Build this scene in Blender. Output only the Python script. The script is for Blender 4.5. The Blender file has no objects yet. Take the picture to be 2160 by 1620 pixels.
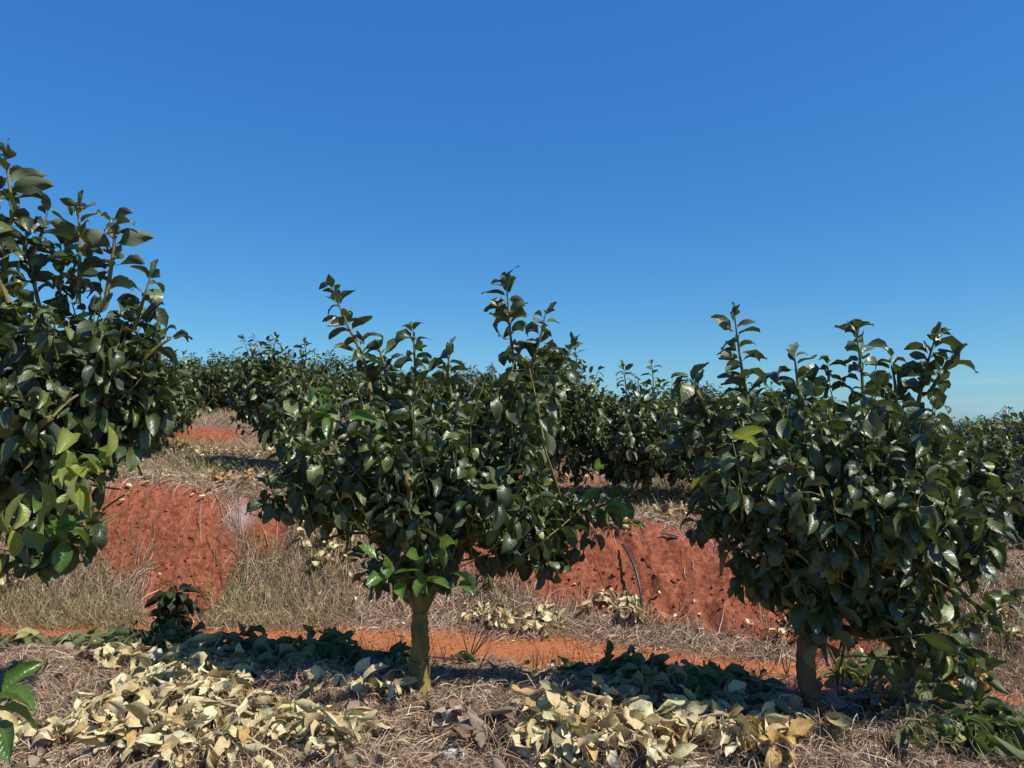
import bpy, math, random
import numpy as np
from mathutils import Matrix, Vector

# ------------------------------------------------------------------ camera, world, sun, exposure
scene = bpy.context.scene
FPX = 1623.0                      # focal length in pixels of the 2160 px wide photograph
HOR = 900.0                       # eye level in the photograph
PITCH = math.atan((HOR - 810.0) / FPX)
CAMZ = 1.5
cam_d = bpy.data.cameras.new("camera")
cam = bpy.data.objects.new("camera", cam_d)
scene.collection.objects.link(cam)
cam.location = (0, 0, CAMZ)
cam.rotation_euler = (math.pi / 2 + PITCH, 0, 0)
cam_d.sensor_width = 36
cam_d.lens = 36 * FPX / 2160
cam_d.clip_start = 0.05
cam_d.clip_end = 3000
scene.camera = cam

SUN_DIR = Vector((0.84, -0.46, 1.27)).normalized()      # towards the sun
world = bpy.data.worlds.new("World")
scene.world = world
world.use_nodes = True
wn, wl = world.node_tree.nodes, world.node_tree.links
wn.clear()
wo = wn.new("ShaderNodeOutputWorld"); wb = wn.new("ShaderNodeBackground")
sk = wn.new("ShaderNodeTexSky")
sk.sky_type = 'NISHITA'; sk.sun_disc = False
sk.sun_elevation = math.asin(SUN_DIR.z)
sk.sun_rotation = math.atan2(SUN_DIR.x, SUN_DIR.y)
sk.altitude = 0; sk.air_density = 1.0; sk.dust_density = 0.5; sk.ozone_density = 3.0
hs = wn.new("ShaderNodeHueSaturation"); hs.inputs['Saturation'].default_value = 1.32; hs.inputs['Value'].default_value = 1.25
mu_ = wn.new("ShaderNodeVectorMath"); mu_.operation = 'MULTIPLY_ADD'      # clearer, deeper blue air than the model's
mu_.inputs[1].default_value = (0.35, 0.53, 0.47); mu_.inputs[2].default_value = (0.16, 0.58, 2.36)
wb.inputs['Strength'].default_value = 0.105
wl.new(sk.outputs[0], hs.inputs['Color']); wl.new(hs.outputs[0], mu_.inputs[0]); 
# a faint wisp of cloud low on the right
tcw = wn.new("ShaderNodeTexCoord"); mpw = wn.new("ShaderNodeMapping"); mpw.inputs['Scale'].default_value = (3.0, 3.0, 42.0); mpw.inputs['Location'].default_value = (1.3, 0.4, 0.2)
nzw = wn.new("ShaderNodeTexNoise"); nzw.inputs['Scale'].default_value = 1.6; nzw.inputs['Detail'].default_value = 5.0
rpw = wn.new("ShaderNodeValToRGB"); rpw.color_ramp.elements[0].position = 0.50; rpw.color_ramp.elements[1].position = 0.75
spw = wn.new("ShaderNodeSeparateXYZ"); wl.new(tcw.outputs['Generated'], spw.inputs[0])
bz = wn.new("ShaderNodeMapRange"); bz.interpolation_type = 'SMOOTHSTEP'; wl.new(spw.outputs[2], bz.inputs[0])
bz.inputs[1].default_value = 0.085; bz.inputs[2].default_value = 0.03; bz.inputs[3].default_value = 0.0; bz.inputs[4].default_value = 0.3
bx_ = wn.new("ShaderNodeMapRange"); bx_.interpolation_type = 'SMOOTHSTEP'; wl.new(spw.outputs[0], bx_.inputs[0])
bx_.inputs[1].default_value = 0.40; bx_.inputs[2].default_value = 0.56
m1w = wn.new("ShaderNodeMath"); m1w.operation = 'MULTIPLY'; m2w = wn.new("ShaderNodeMath"); m2w.operation = 'MULTIPLY'
wl.new(tcw.outputs['Generated'], mpw.inputs[0]); wl.new(mpw.outputs[0], nzw.inputs['Vector']); wl.new(nzw.outputs[0], rpw.inputs[0])
wl.new(rpw.outputs[0], m1w.inputs[0]); wl.new(bz.outputs[0], m1w.inputs[1]); wl.new(m1w.outputs[0], m2w.inputs[0]); wl.new(bx_.outputs[0], m2w.inputs[1])
mxw = wn.new("ShaderNodeMix"); mxw.data_type = 'RGBA'; wl.new(m2w.outputs[0], mxw.inputs['Factor'])
wl.new(mu_.outputs[0], mxw.inputs['A']); mxw.inputs['B'].default_value = (4.2, 5.6, 7.0, 1)
wl.new(mxw.outputs['Result'], wb.inputs['Color']); wl.new(wb.outputs[0], wo.inputs['Surface'])

sun_d = bpy.data.lights.new("sun", 'SUN')
sun = bpy.data.objects.new("sun", sun_d)
scene.collection.objects.link(sun)
sun_d.energy = 5.0; sun_d.angle = math.radians(0.53); sun_d.color = (1.0, 0.95, 0.87)
sun.rotation_euler = SUN_DIR.to_track_quat('Z', 'Y').to_euler()

scene.view_settings.view_transform = 'Standard'
scene.view_settings.look = 'None'
scene.view_settings.exposure = 0.3
scene.view_settings.gamma = 1.0
scene.view_settings.use_curve_mapping = False
scene.cycles.max_bounces = 8
scene.cycles.transparent_max_bounces = 8

RNG = np.random.default_rng(7)
COL = scene.collection

# ------------------------------------------------------------------ helpers: noise, pixels, meshes
def _hash(ix, iy, seed):
    h = (ix.astype(np.int64) * 374761393 + iy.astype(np.int64) * 668265263 + seed * 974711) & 0x7fffffff
    h = ((h ^ (h >> 13)) * 1274126177) & 0x7fffffff
    h = (h ^ (h >> 16)) & 0xffff
    return h / 65535.0

def vnoise(x, y, seed=0):
    ix = np.floor(x); iy = np.floor(y)
    fx = x - ix; fy = y - iy
    fx = fx * fx * (3 - 2 * fx); fy = fy * fy * (3 - 2 * fy)
    a = _hash(ix, iy, seed); b = _hash(ix + 1, iy, seed)
    c = _hash(ix, iy + 1, seed); d = _hash(ix + 1, iy + 1, seed)
    return (a * (1 - fx) + b * fx) * (1 - fy) + (c * (1 - fx) + d * fx) * fy

def fbm(x, y, seed=0, octs=4):
    t = 0; a = 0.5; s = 0
    for k in range(octs):
        t = t + a * vnoise(x * 2 ** k + 17.3 * k, y * 2 ** k - 9.1 * k, seed + k); s += a; a *= 0.5
    return t / s - 0.5

def sstep(a, b, x):
    t = np.clip((x - a) / (b - a), 0, 1)
    return t * t * (3 - 2 * t)

CP, SP = math.cos(PITCH), math.sin(PITCH)
def P(px, py, Y):
    """point at depth Y seen at photograph pixel (px, py)"""
    u = (px - 1080) / FPX; v = (810 - py) / FPX
    k = Y / (CP - v * SP)
    return np.array([u * k, Y, CAMZ + (SP + v * CP) * k])

def project(p):
    d = p - np.array([0, 0, CAMZ])
    zc = d[..., 1] * CP + d[..., 2] * SP
    yc = -d[..., 1] * SP + d[..., 2] * CP
    return 1080 + FPX * d[..., 0] / zc, 810 - FPX * yc / zc, zc

def mesh_np(name, V, Q, mat, uv=None, tint=None, smooth=True):
    me = bpy.data.meshes.new(name)
    V = np.asarray(V, np.float32); Q = np.asarray(Q, np.int32)
    k = Q.shape[1]
    me.vertices.add(len(V)); me.vertices.foreach_set('co', V.ravel())
    me.loops.add(Q.size); me.loops.foreach_set('vertex_index', Q.ravel())
    me.polygons.add(len(Q)); me.polygons.foreach_set('loop_start', np.arange(0, Q.size, k, dtype=np.int32))
    if smooth: me.polygons.foreach_set('use_smooth', np.ones(len(Q), bool))
    if uv is not None:
        l = me.uv_layers.new(name='UVMap')
        l.data.foreach_set('uv', np.asarray(uv, np.float32)[Q.ravel()].ravel())
    if tint is not None:
        a = me.attributes.new('tint', 'FLOAT_COLOR', 'POINT')
        tint = np.asarray(tint, np.float32)
        if tint.shape[1] == 3: tint = np.concatenate([tint, np.ones((len(tint), 1), np.float32)], 1)
        a.data.foreach_set('color', tint.ravel())
    me.materials.append(mat)
    me.update(calc_edges=True)
    return me

def obj(name, me, parent=None, kind=None):
    o = bpy.data.objects.new(name, me); COL.objects.link(o)
    if parent is not None: o.parent = parent
    if kind: o['kind'] = kind
    return o

def thing(name, label, cat, loc=(0, 0, 0), group=None):
    o = bpy.data.objects.new(name, None); COL.objects.link(o)
    o.location = loc; o.empty_display_size = 0.1
    o['label'] = label; o['category'] = cat
    if group: o['group'] = group
    return o

def tag(o, label, cat=None, group=None, kind=None):
    o['label'] = label
    if cat: o['category'] = cat
    if group: o['group'] = group
    if kind: o['kind'] = kind
    return o

def tube(pts, rad, n=8, wob=0.0, rng=None, cap=True):
    pts = np.asarray(pts, float); rad = np.asarray(rad, float)
    m = len(pts)
    T = np.gradient(pts, axis=0); T /= np.linalg.norm(T, axis=1)[:, None] + 1e-9
    ref = np.array([1.0, 0.13, 0.07]) if abs(T[0, 0]) < 0.8 else np.array([0.1, 1.0, 0.2])
    V = []; UV = []
    L = np.concatenate([[0], np.cumsum(np.linalg.norm(np.diff(pts, axis=0), axis=1))])
    A = ref - T[0] * ref.dot(T[0]); A /= np.linalg.norm(A)
    for i in range(m):
        A = A - T[i] * A.dot(T[i]); A /= np.linalg.norm(A) + 1e-9
        B = np.cross(T[i], A)
        for k in range(n):
            an = 2 * math.pi * k / n
            r = rad[i] * (1 + (rng.normal() * wob if rng is not None and wob else 0))
            V.append(pts[i] + (A * math.cos(an) + B * math.sin(an)) * r); UV.append((k / n, L[i]))
    Q = []
    for i in range(m - 1):
        for k in range(n):
            a = i * n + k; b = i * n + (k + 1) % n
            Q.append((a, b, b + n, a + n))
    if cap and n % 2 == 0:
        for k in range(1, n // 2):
            e = (m - 1) * n
            Q.append((e + k, e + k + 0, e + (n - k) % n, e + (n - k) % n) if False else (e + k - 1, e + k, e + n - k - 1, e + (n - k) % n))
    return np.array(V), np.array(Q), np.array(UV)

class MB:
    def __init__(s): s.V = []; s.Q = []; s.U = []; s.C = []; s.n = 0
    def add(s, V, Q, U=None, C=None):
        s.V.append(V); s.Q.append(np.asarray(Q) + s.n); s.n += len(V)
        s.U.append(U if U is not None else np.zeros((len(V), 2)))
        s.C.append(np.tile(C, (len(V), 1)) if C is not None and np.ndim(C) == 1 else (C if C is not None else np.zeros((len(V), 3))))
    def mesh(s, name, mat, smooth=True):
        return mesh_np(name, np.concatenate(s.V), np.concatenate(s.Q), mat, np.concatenate(s.U), np.concatenate(s.C), smooth)

def bez(a, b, c, n):
    t = np.linspace(0, 1, n)[:, None]
    return (1 - t) ** 2 * a + 2 * (1 - t) * t * b + t * t * c

def smooth_path(pts, n):
    pts = np.asarray(pts, float)
    m = len(pts)
    if m == 2: return pts[0] + (pts[1] - pts[0]) * np.linspace(0, 1, n)[:, None]
    out = []
    ts = np.linspace(0, m - 1 - 1e-6, n)
    for t in ts:
        i = int(t); f = t - i
        p0 = pts[max(i - 1, 0)]; p1 = pts[i]; p2 = pts[i + 1]; p3 = pts[min(i + 2, m - 1)]
        out.append(0.5 * ((2 * p1) + (-p0 + p2) * f + (2 * p0 - 5 * p1 + 4 * p2 - p3) * f * f + (-p0 + 3 * p1 - 3 * p2 + p3) * f ** 3))
    return np.array(out)

# ------------------------------------------------------------------ materials
def nmat(name):
    m = bpy.data.materials.new(name); m.use_nodes = True
    nt = m.node_tree; nt.nodes.clear()
    return m, nt.nodes, nt.links

def N(nodes, typ, **kw):
    n = nodes.new(typ)
    for k, v in kw.items():
        if k in n.inputs.keys(): n.inputs[k].default_value = v
        else: setattr(n, k, v)
    return n

def ramp(nodes, stops, interp='LINEAR'):
    r = nodes.new('ShaderNodeValToRGB'); r.color_ramp.interpolation = interp
    e = r.color_ramp.elements
    while len(e) < len(stops): e.new(0.5)
    for i, (p, c) in enumerate(stops):
        e[i].position = p; e[i].color = (*c, 1)
    return r

def math_n(nodes, links, op, a, b=None):
    n = nodes.new('ShaderNodeMath'); n.operation = op
    for i, v in enumerate((a, b)):
        if v is None: continue
        if isinstance(v, (int, float)): n.inputs[i].default_value = v
        else: links.new(v, n.inputs[i])
    return n.outputs[0]

def leaf_mat(name, stops, under, trans_col, rough=0.32, transl=0.22, vein=0.5, spec=0.5, blotch=None):
    m, n, l = nmat(name)
    out = n.new('ShaderNodeOutputMaterial')
    oi = n.new('ShaderNodeObjectInfo'); at = N(n, 'ShaderNodeAttribute', attribute_name='tint')
    r = math_n(n, l, 'FRACT', math_n(n, l, 'ADD', oi.outputs['Random'], at.outputs['Fac']))
    cr = ramp(n, stops); l.new(r, cr.inputs[0])
    uv = n.new('ShaderNodeUVMap'); sep = n.new('ShaderNodeSeparateXYZ'); l.new(uv.outputs[0], sep.inputs[0])
    au = math_n(n, l, 'ABSOLUTE', sep.outputs[0])
    rib = math_n(n, l, 'LESS_THAN', au, 0.07)
    vv = math_n(n, l, 'SUBTRACT', sep.outputs[1], math_n(n, l, 'MULTIPLY', au, 0.16))
    side = math_n(n, l, 'SINE', math_n(n, l, 'MULTIPLY', vv, 55.0))
    sidem = math_n(n, l, 'POWER', math_n(n, l, 'MAXIMUM', side, 0.0), 8.0)
    tc = n.new('ShaderNodeTexCoord')
    nz = N(n, 'ShaderNodeTexNoise', Scale=18.0, Detail=4.0); l.new(tc.outputs['Object'], nz.inputs['Vector'])
    mixn = N(n, 'ShaderNodeMix', data_type='RGBA', blend_type='MULTIPLY'); mixn.inputs['Factor'].default_value = 0.6
    nr = ramp(n, [(0.3, (0.55, 0.55, 0.55)), (0.7, (1.25, 1.25, 1.2))]); l.new(nz.outputs[0], nr.inputs[0])
    l.new(cr.outputs[0], mixn.inputs['A']); l.new(nr.outputs[0], mixn.inputs['B'])
    col = mixn.outputs['Result']
    if blotch:
        nb = N(n, 'ShaderNodeTexNoise', Scale=9.0, Detail=3.0); l.new(tc.outputs['Object'], nb.inputs['Vector'])
        rb = ramp(n, [(0.56, (0, 0, 0)), (0.66, (1, 1, 1))]); l.new(nb.outputs[0], rb.inputs[0])
        mb = N(n, 'ShaderNodeMix', data_type='RGBA'); l.new(math_n(n, l, 'MULTIPLY', rb.outputs[0], 0.7), mb.inputs['Factor'])
        l.new(col, mb.inputs['A']); mb.inputs['B'].default_value = (*blotch, 1); col = mb.outputs['Result']
    mv = N(n, 'ShaderNodeMix', data_type='RGBA'); 
    vf = math_n(n, l, 'MULTIPLY', math_n(n, l, 'MAXIMUM', rib, math_n(n, l, 'MULTIPLY', sidem, 0.35)), vein)
    l.new(vf, mv.inputs['Factor']); l.new(col, mv.inputs['A']); mv.inputs['B'].default_value = (*under, 1)
    geo = n.new('ShaderNodeNewGeometry')
    mu = N(n, 'ShaderNodeMix', data_type='RGBA'); l.new(math_n(n, l, 'MULTIPLY', geo.outputs['Backfacing'], 0.75), mu.inputs['Factor'])
    l.new(mv.outputs['Result'], mu.inputs['A']); mu.inputs['B'].default_value = (*under, 1)
    bs = n.new('ShaderNodeBsdfPrincipled')
    l.new(mu.outputs['Result'], bs.inputs['Base Color'])
    rg = math_n(n, l, 'ADD', math_n(n, l, 'MULTIPLY', nz.outputs[0], 0.22), rough - 0.1)
    rg = math_n(n, l, 'ADD', rg, math_n(n, l, 'MULTIPLY', geo.outputs['Backfacing'], 0.3))
    l.new(rg, bs.inputs['Roughness'])
    bs.inputs['Specular IOR Level'].default_value = spec
    hgt = math_n(n, l, 'ADD', math_n(n, l, 'MULTIPLY', math_n(n, l, 'MAXIMUM', rib, sidem), -0.5), nz.outputs[0])
    bp = N(n, 'ShaderNodeBump', Strength=0.35, Distance=0.004); l.new(hgt, bp.inputs['Height']); l.new(bp.outputs[0], bs.inputs['Normal'])
    tr = n.new('ShaderNodeBsdfTranslucent')
    tm = N(n, 'ShaderNodeMix', data_type='RGBA', blend_type='MULTIPLY'); tm.inputs['Factor'].default_value = 0.5
    tm.inputs['A'].default_value = (*trans_col, 1); l.new(nr.outputs[0], tm.inputs['B'])
    l.new(tm.outputs['Result'], tr.inputs['Color'])
    mx = n.new('ShaderNodeMixShader'); mx.inputs[0].default_value = transl
    l.new(bs.outputs[0], mx.inputs[1]); l.new(tr.outputs[0], mx.inputs[2]); l.new(mx.outputs[0], out.inputs['Surface'])
    return m

M = {}
M['leaf'] = leaf_mat('green_leaf', [(0, (0.036, 0.055, 0.018)), (0.4, (0.058, 0.082, 0.025)), (0.75, (0.095, 0.124, 0.038)), (0.97, (0.15, 0.175, 0.045)), (1, (0.22, 0.24, 0.05))],
                     (0.066, 0.085, 0.036), (0.17, 0.24, 0.03), rough=0.38, transl=0.13, spec=0.7)
M['leaf_young'] = leaf_mat('young_leaf', [(0, (0.055, 0.12, 0.02)), (1, (0.10, 0.18, 0.03))],
                     (0.13, 0.19, 0.06), (0.22, 0.36, 0.03), rough=0.25, transl=0.3)
M['leaf_yellow'] = leaf_mat('yellowing_leaf', [(0, (0.15, 0.21, 0.035)), (1, (0.30, 0.32, 0.06))],
                     (0.2, 0.24, 0.08), (0.42, 0.48, 0.04), rough=0.35, transl=0.35)
M['dry'] = leaf_mat('dry_leaf', [(0, (0.34, 0.22, 0.10)), (0.12, (0.56, 0.42, 0.20)), (0.35, (0.72, 0.60, 0.34)), (0.6, (0.82, 0.74, 0.50)), (0.8, (0.76, 0.71, 0.44)), (0.92, (0.64, 0.60, 0.28)), (1, (0.40, 0.26, 0.11))],
                     (0.52, 0.42, 0.24), (0.55, 0.42, 0.16), rough=0.7, transl=0.16, vein=0.35, spec=0.25, blotch=(0.42, 0.30, 0.14))
M['dry_orange'] = leaf_mat('dry_orange_leaf', [(0, (0.45, 0.28, 0.10)), (1, (0.62, 0.42, 0.16))],
                     (0.5, 0.36, 0.18), (0.6, 0.38, 0.1), rough=0.7, transl=0.2, vein=0.3, spec=0.25, blotch=(0.3, 0.16, 0.07))
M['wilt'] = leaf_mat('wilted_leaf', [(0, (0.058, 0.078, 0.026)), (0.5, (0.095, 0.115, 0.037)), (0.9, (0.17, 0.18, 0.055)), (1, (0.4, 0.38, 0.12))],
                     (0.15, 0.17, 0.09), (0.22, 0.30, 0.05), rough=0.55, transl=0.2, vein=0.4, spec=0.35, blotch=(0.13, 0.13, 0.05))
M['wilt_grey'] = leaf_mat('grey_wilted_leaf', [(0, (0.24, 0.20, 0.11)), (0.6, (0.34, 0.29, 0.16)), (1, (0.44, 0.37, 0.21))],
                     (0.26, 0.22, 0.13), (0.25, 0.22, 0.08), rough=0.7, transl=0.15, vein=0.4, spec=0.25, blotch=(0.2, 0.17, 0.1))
M['wilt_shaded'] = leaf_mat('shaded_wilted_leaf', [(0, (0.028, 0.036, 0.016)), (1, (0.055, 0.062, 0.025))],  # darker copy of the wilted leaf: shade on the upright stack put into colour
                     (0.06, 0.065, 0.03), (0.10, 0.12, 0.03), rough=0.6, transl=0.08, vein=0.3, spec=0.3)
M['brown'] = leaf_mat('brown_leaf', [(0, (0.10, 0.06, 0.04)), (0.5, (0.24, 0.16, 0.11)), (0.85, (0.42, 0.32, 0.24)), (1, (0.55, 0.46, 0.36))],
                     (0.3, 0.22, 0.16), (0.3, 0.18, 0.08), rough=0.75, transl=0.12, vein=0.3, spec=0.2)

def bark_mat(name, c1, c2, c3):
    m, n, l = nmat(name)
    out = n.new('ShaderNodeOutputMaterial'); bs = n.new('ShaderNodeBsdfPrincipled'); l.new(bs.outputs[0], out.inputs[0])
    tc = n.new('ShaderNodeTexCoord'); mp = n.new('ShaderNodeMapping'); mp.inputs['Scale'].default_value = (22, 22, 7)
    l.new(tc.outputs['Object'], mp.inputs[0])
    nz = N(n, 'ShaderNodeTexNoise', Scale=1.0, Detail=7.0, Roughness=0.65); l.new(mp.outputs[0], nz.inputs['Vector'])
    n2 = N(n, 'ShaderNodeTexNoise', Scale=4.0, Detail=5.0); l.new(tc.outputs['Object'], n2.inputs['Vector'])
    r = ramp(n, [(0.25, c1), (0.5, c2), (0.75, c3)]); l.new(n2.outputs[0], r.inputs[0])
    mm = N(n, 'ShaderNodeMix', data_type='RGBA', blend_type='MULTIPLY'); mm.inputs['Factor'].default_value = 0.8
    r2 = ramp(n, [(0.3, (0.45, 0.42, 0.4)), (0.65, (1.15, 1.15, 1.1))]); l.new(nz.outputs[0], r2.inputs[0])
    l.new(r.outputs[0], mm.inputs['A']); l.new(r2.outputs[0], mm.inputs['B']); l.new(mm.outputs['Result'], bs.inputs['Base Color'])
    bs.inputs['Roughness'].default_value = 0.8; bs.inputs['Specular IOR Level'].default_value = 0.25
    bp = N(n, 'ShaderNodeBump', Strength=1.0, Distance=0.012); l.new(nz.outputs[0], bp.inputs['Height']); l.new(bp.outputs[0], bs.inputs['Normal'])
    return m
M['bark'] = bark_mat('olive_bark', (0.14, 0.115, 0.04), (0.25, 0.19, 0.06), (0.32, 0.23, 0.11))
M['bark_b'] = bark_mat('brown_bark', (0.10, 0.062, 0.035), (0.16, 0.10, 0.055), (0.21, 0.14, 0.08))
M['twig'] = bark_mat('green_twig_bark', (0.12, 0.12, 0.035), (0.22, 0.19, 0.06), (0.3, 0.24, 0.1))
M['drytwig'] = bark_mat('dry_twig_bark', (0.30, 0.24, 0.12), (0.42, 0.34, 0.18), (0.5, 0.42, 0.26))
M['darktwig'] = bark_mat('dark_twig_bark', (0.035, 0.025, 0.02), (0.06, 0.045, 0.035), (0.09, 0.07, 0.05))

def plain(name, col, rough=0.6, spec=0.4, noise=0.3, scale=30.0):
    m, n, l = nmat(name)
    out = n.new('ShaderNodeOutputMaterial'); bs = n.new('ShaderNodeBsdfPrincipled'); l.new(bs.outputs[0], out.inputs[0])
    tc = n.new('ShaderNodeTexCoord'); nz = N(n, 'ShaderNodeTexNoise', Scale=scale, Detail=4.0); l.new(tc.outputs['Object'], nz.inputs['Vector'])
    a = tuple(c * (1 - noise) for c in col); b = tuple(min(1, c * (1 + noise)) for c in col)
    r = ramp(n, [(0.3, a), (0.7, b)]); l.new(nz.outputs[0], r.inputs[0]); l.new(r.outputs[0], bs.inputs['Base Color'])
    bs.inputs['Roughness'].default_value = rough; bs.inputs['Specular IOR Level'].default_value = spec
    bp = N(n, 'ShaderNodeBump', Strength=0.3, Distance=0.002); l.new(nz.outputs[0], bp.inputs['Height']); l.new(bp.outputs[0], bs.inputs['Normal'])
    return m
M['hose'] = plain('black_hose', (0.035, 0.034, 0.036), 0.45, 0.5)
M['greyhose'] = plain('grey_hose', (0.18, 0.17, 0.17), 0.5, 0.4)
M['blue'] = plain('blue_plastic', (0.05, 0.22, 0.5), 0.4, 0.5)
M['pole'] = plain('weathered_pole', (0.55, 0.47, 0.38), 0.7, 0.3)
M['wire'] = plain('dark_wire', (0.04, 0.04, 0.045), 0.5, 0.4)
M['stone'] = plain('pale_stone', (0.52, 0.47, 0.40), 0.85, 0.2, 0.35, 25)

def strand_mat(name, transl=0.15):
    m, n, l = nmat(name)
    out = n.new('ShaderNodeOutputMaterial'); at = N(n, 'ShaderNodeAttribute', attribute_name='tint')
    d = n.new('ShaderNodeBsdfPrincipled'); d.inputs['Roughness'].default_value = 0.65; d.inputs['Specular IOR Level'].default_value = 0.3
    t = n.new('ShaderNodeBsdfTranslucent'); mx = n.new('ShaderNodeMixShader'); mx.inputs[0].default_value = transl
    l.new(at.outputs['Color'], d.inputs['Base Color']); l.new(at.outputs['Color'], t.inputs['Color'])
    l.new(d.outputs[0], mx.inputs[1]); l.new(t.outputs[0], mx.inputs[2]); l.new(mx.outputs[0], out.inputs[0])
    return m
M['strand'] = strand_mat('dry_strand'); M['blade'] = strand_mat('green_blade', 0.3)

def ground_mat():
    m, n, l = nmat('red_earth_and_litter')
    out = n.new('ShaderNodeOutputMaterial'); bs = n.new('ShaderNodeBsdfPrincipled'); l.new(bs.outputs[0], out.inputs[0])
    at = N(n, 'ShaderNodeAttribute', attribute_name='tint')      # r: bare soil, g: trodden road, b: ash
    sep = n.new('ShaderNodeSeparateColor'); l.new(at.outputs['Color'], sep.inputs[0])
    tc = n.new('ShaderNodeTexCoord')
    def noise(sc, det=6.0, ro=0.6):
        z = N(n, 'ShaderNodeTexNoise', Scale=sc, Detail=det, Roughness=ro); l.new(tc.outputs['Object'], z.inputs['Vector']); return z
    nA = noise(3.0); nB = noise(22.0); nC = noise(90.0)
    red = ramp(n, [(0.3, (0.17, 0.048, 0.026)), (0.5, (0.30, 0.092, 0.046)), (0.7, (0.40, 0.155, 0.088))]); l.new(nB.outputs[0], red.inputs[0])
    road = ramp(n, [(0.3, (0.32, 0.105, 0.042)), (0.6, (0.41, 0.155, 0.065)), (0.8, (0.47, 0.22, 0.12))]); l.new(nB.outputs[0], road.inputs[0])
    lit = ramp(n, [(0.3, (0.10, 0.055, 0.040)), (0.5, (0.20, 0.125, 0.09)), (0.7, (0.34, 0.24, 0.18))]); l.new(nC.outputs[0], lit.inputs[0])
    m1 = N(n, 'ShaderNodeMix', data_type='RGBA'); m2 = N(n, 'ShaderNodeMix', data_type='RGBA'); m3 = N(n, 'ShaderNodeMix', data_type='RGBA')
    l.new(sep.outputs[0], m1.inputs['Factor']); l.new(lit.outputs[0], m1.inputs['A']); l.new(red.outputs[0], m1.inputs['B'])
    l.new(sep.outputs[1], m2.inputs['Factor']); l.new(m1.outputs['Result'], m2.inputs['A']); l.new(road.outputs[0], m2.inputs['B'])
    l.new(sep.outputs[2], m3.inputs['Factor']); l.new(m2.outputs['Result'], m3.inputs['A']); m3.inputs['B'].default_value = (0.45, 0.38, 0.36, 1)
    mm = N(n, 'ShaderNodeMix', data_type='RGBA', blend_type='MULTIPLY'); mm.inputs['Factor'].default_value = 0.55
    r2 = ramp(n, [(0.3, (0.7, 0.66, 0.64)), (0.65, (1.1, 1.1, 1.1))]); l.new(nA.outputs[0], r2.inputs[0])
    l.new(m3.outputs['Result'], mm.inputs['A']); l.new(r2.outputs[0], mm.inputs['B']); l.new(mm.outputs['Result'], bs.inputs['Base Color'])
    bs.inputs['Roughness'].default_value = 0.95; bs.inputs['Specular IOR Level'].default_value = 0.1
    ad = math_n(n, l, 'ADD', nB.outputs[0], math_n(n, l, 'MULTIPLY', nC.outputs[0], 0.5))
    bp = N(n, 'ShaderNodeBump', Strength=0.8, Distance=0.025); l.new(ad, bp.inputs['Height']); l.new(bp.outputs[0], bs.inputs['Normal'])
    return m
M['ground'] = ground_mat()

# ------------------------------------------------------------------ terrain
TX = np.array([-60, -8, -5, -2.4, -0.32, 0.85, 1.86, 3.2, 5.0, 9.0, 60])
TY = np.array([7.4, 6.95, 6.85, 6.73, 6.49, 6.2, 5.81, 5.11, 4.35, 3.4, 0.5])
_xs = np.linspace(-60, 60, 4801); _ys = np.interp(_xs, TX, TY)
_k = np.hanning(41); _k /= _k.sum(); _ys = np.convolve(np.pad(_ys, 20, mode='edge'), _k, 'valid')
def toe(x): return np.interp(x, _xs, _ys)
HX = np.array([-8, -4.2, -3.2, -1.5, 0.2, 1.4, 2.6, 4.0, 7, 20]); HZ = np.array([1.0, 1.0, 0.93, 0.86, 0.74, 0.62, 0.54, 0.46, 0.35, 0.1])

def soil_masks(x, y):
    s = y - toe(x)
    w = fbm(x * 2.2, y * 2.2, 5, 4) * 0.5
    def ell(cx, cs, rx, rs, e=0.35):
        d = np.sqrt(((x - cx) / rx) ** 2 + ((s - cs) / rs) ** 2) + w * 1.2
        return 1 - sstep(1 - e, 1 + e * 0.4, d)
    soil = np.zeros_like(x)
    for c in ((-3.55, 0.72, 0.85, 0.33), (-2.95, 0.42, 0.42, 0.45), (-2.85, 0.15, 0.30, 0.25), (-2.35, 0.75, 0.30, 0.2),
              (1.15, 0.62, 0.95, 0.42), (0.2, 0.60, 0.75, 0.28), (1.95, 0.45, 0.65, 0.33), (2.5, 0.35, 0.5, 0.25),
              (-5.0, 5.0, 0.9, 0.35), (-3.1, 2.1, 0.25, 0.15), (0.9, 2.6, 0.7, 0.35), (1.9, 2.9, 0.8, 0.3), (2.6, 1.6, 0.4, 0.2), (0.4, 3.4, 0.8, 0.3)):
        soil = np.maximum(soil, ell(*c))
    road = sstep(-1.45, -1.2, s + w * 0.1) * (1 - sstep(-0.08, 0.08, s + w * 0.35))
    ash = 0.6 * ell(-2.62, 0.74, 0.17, 0.10, 0.9)
    return soil, road, ash

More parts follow.
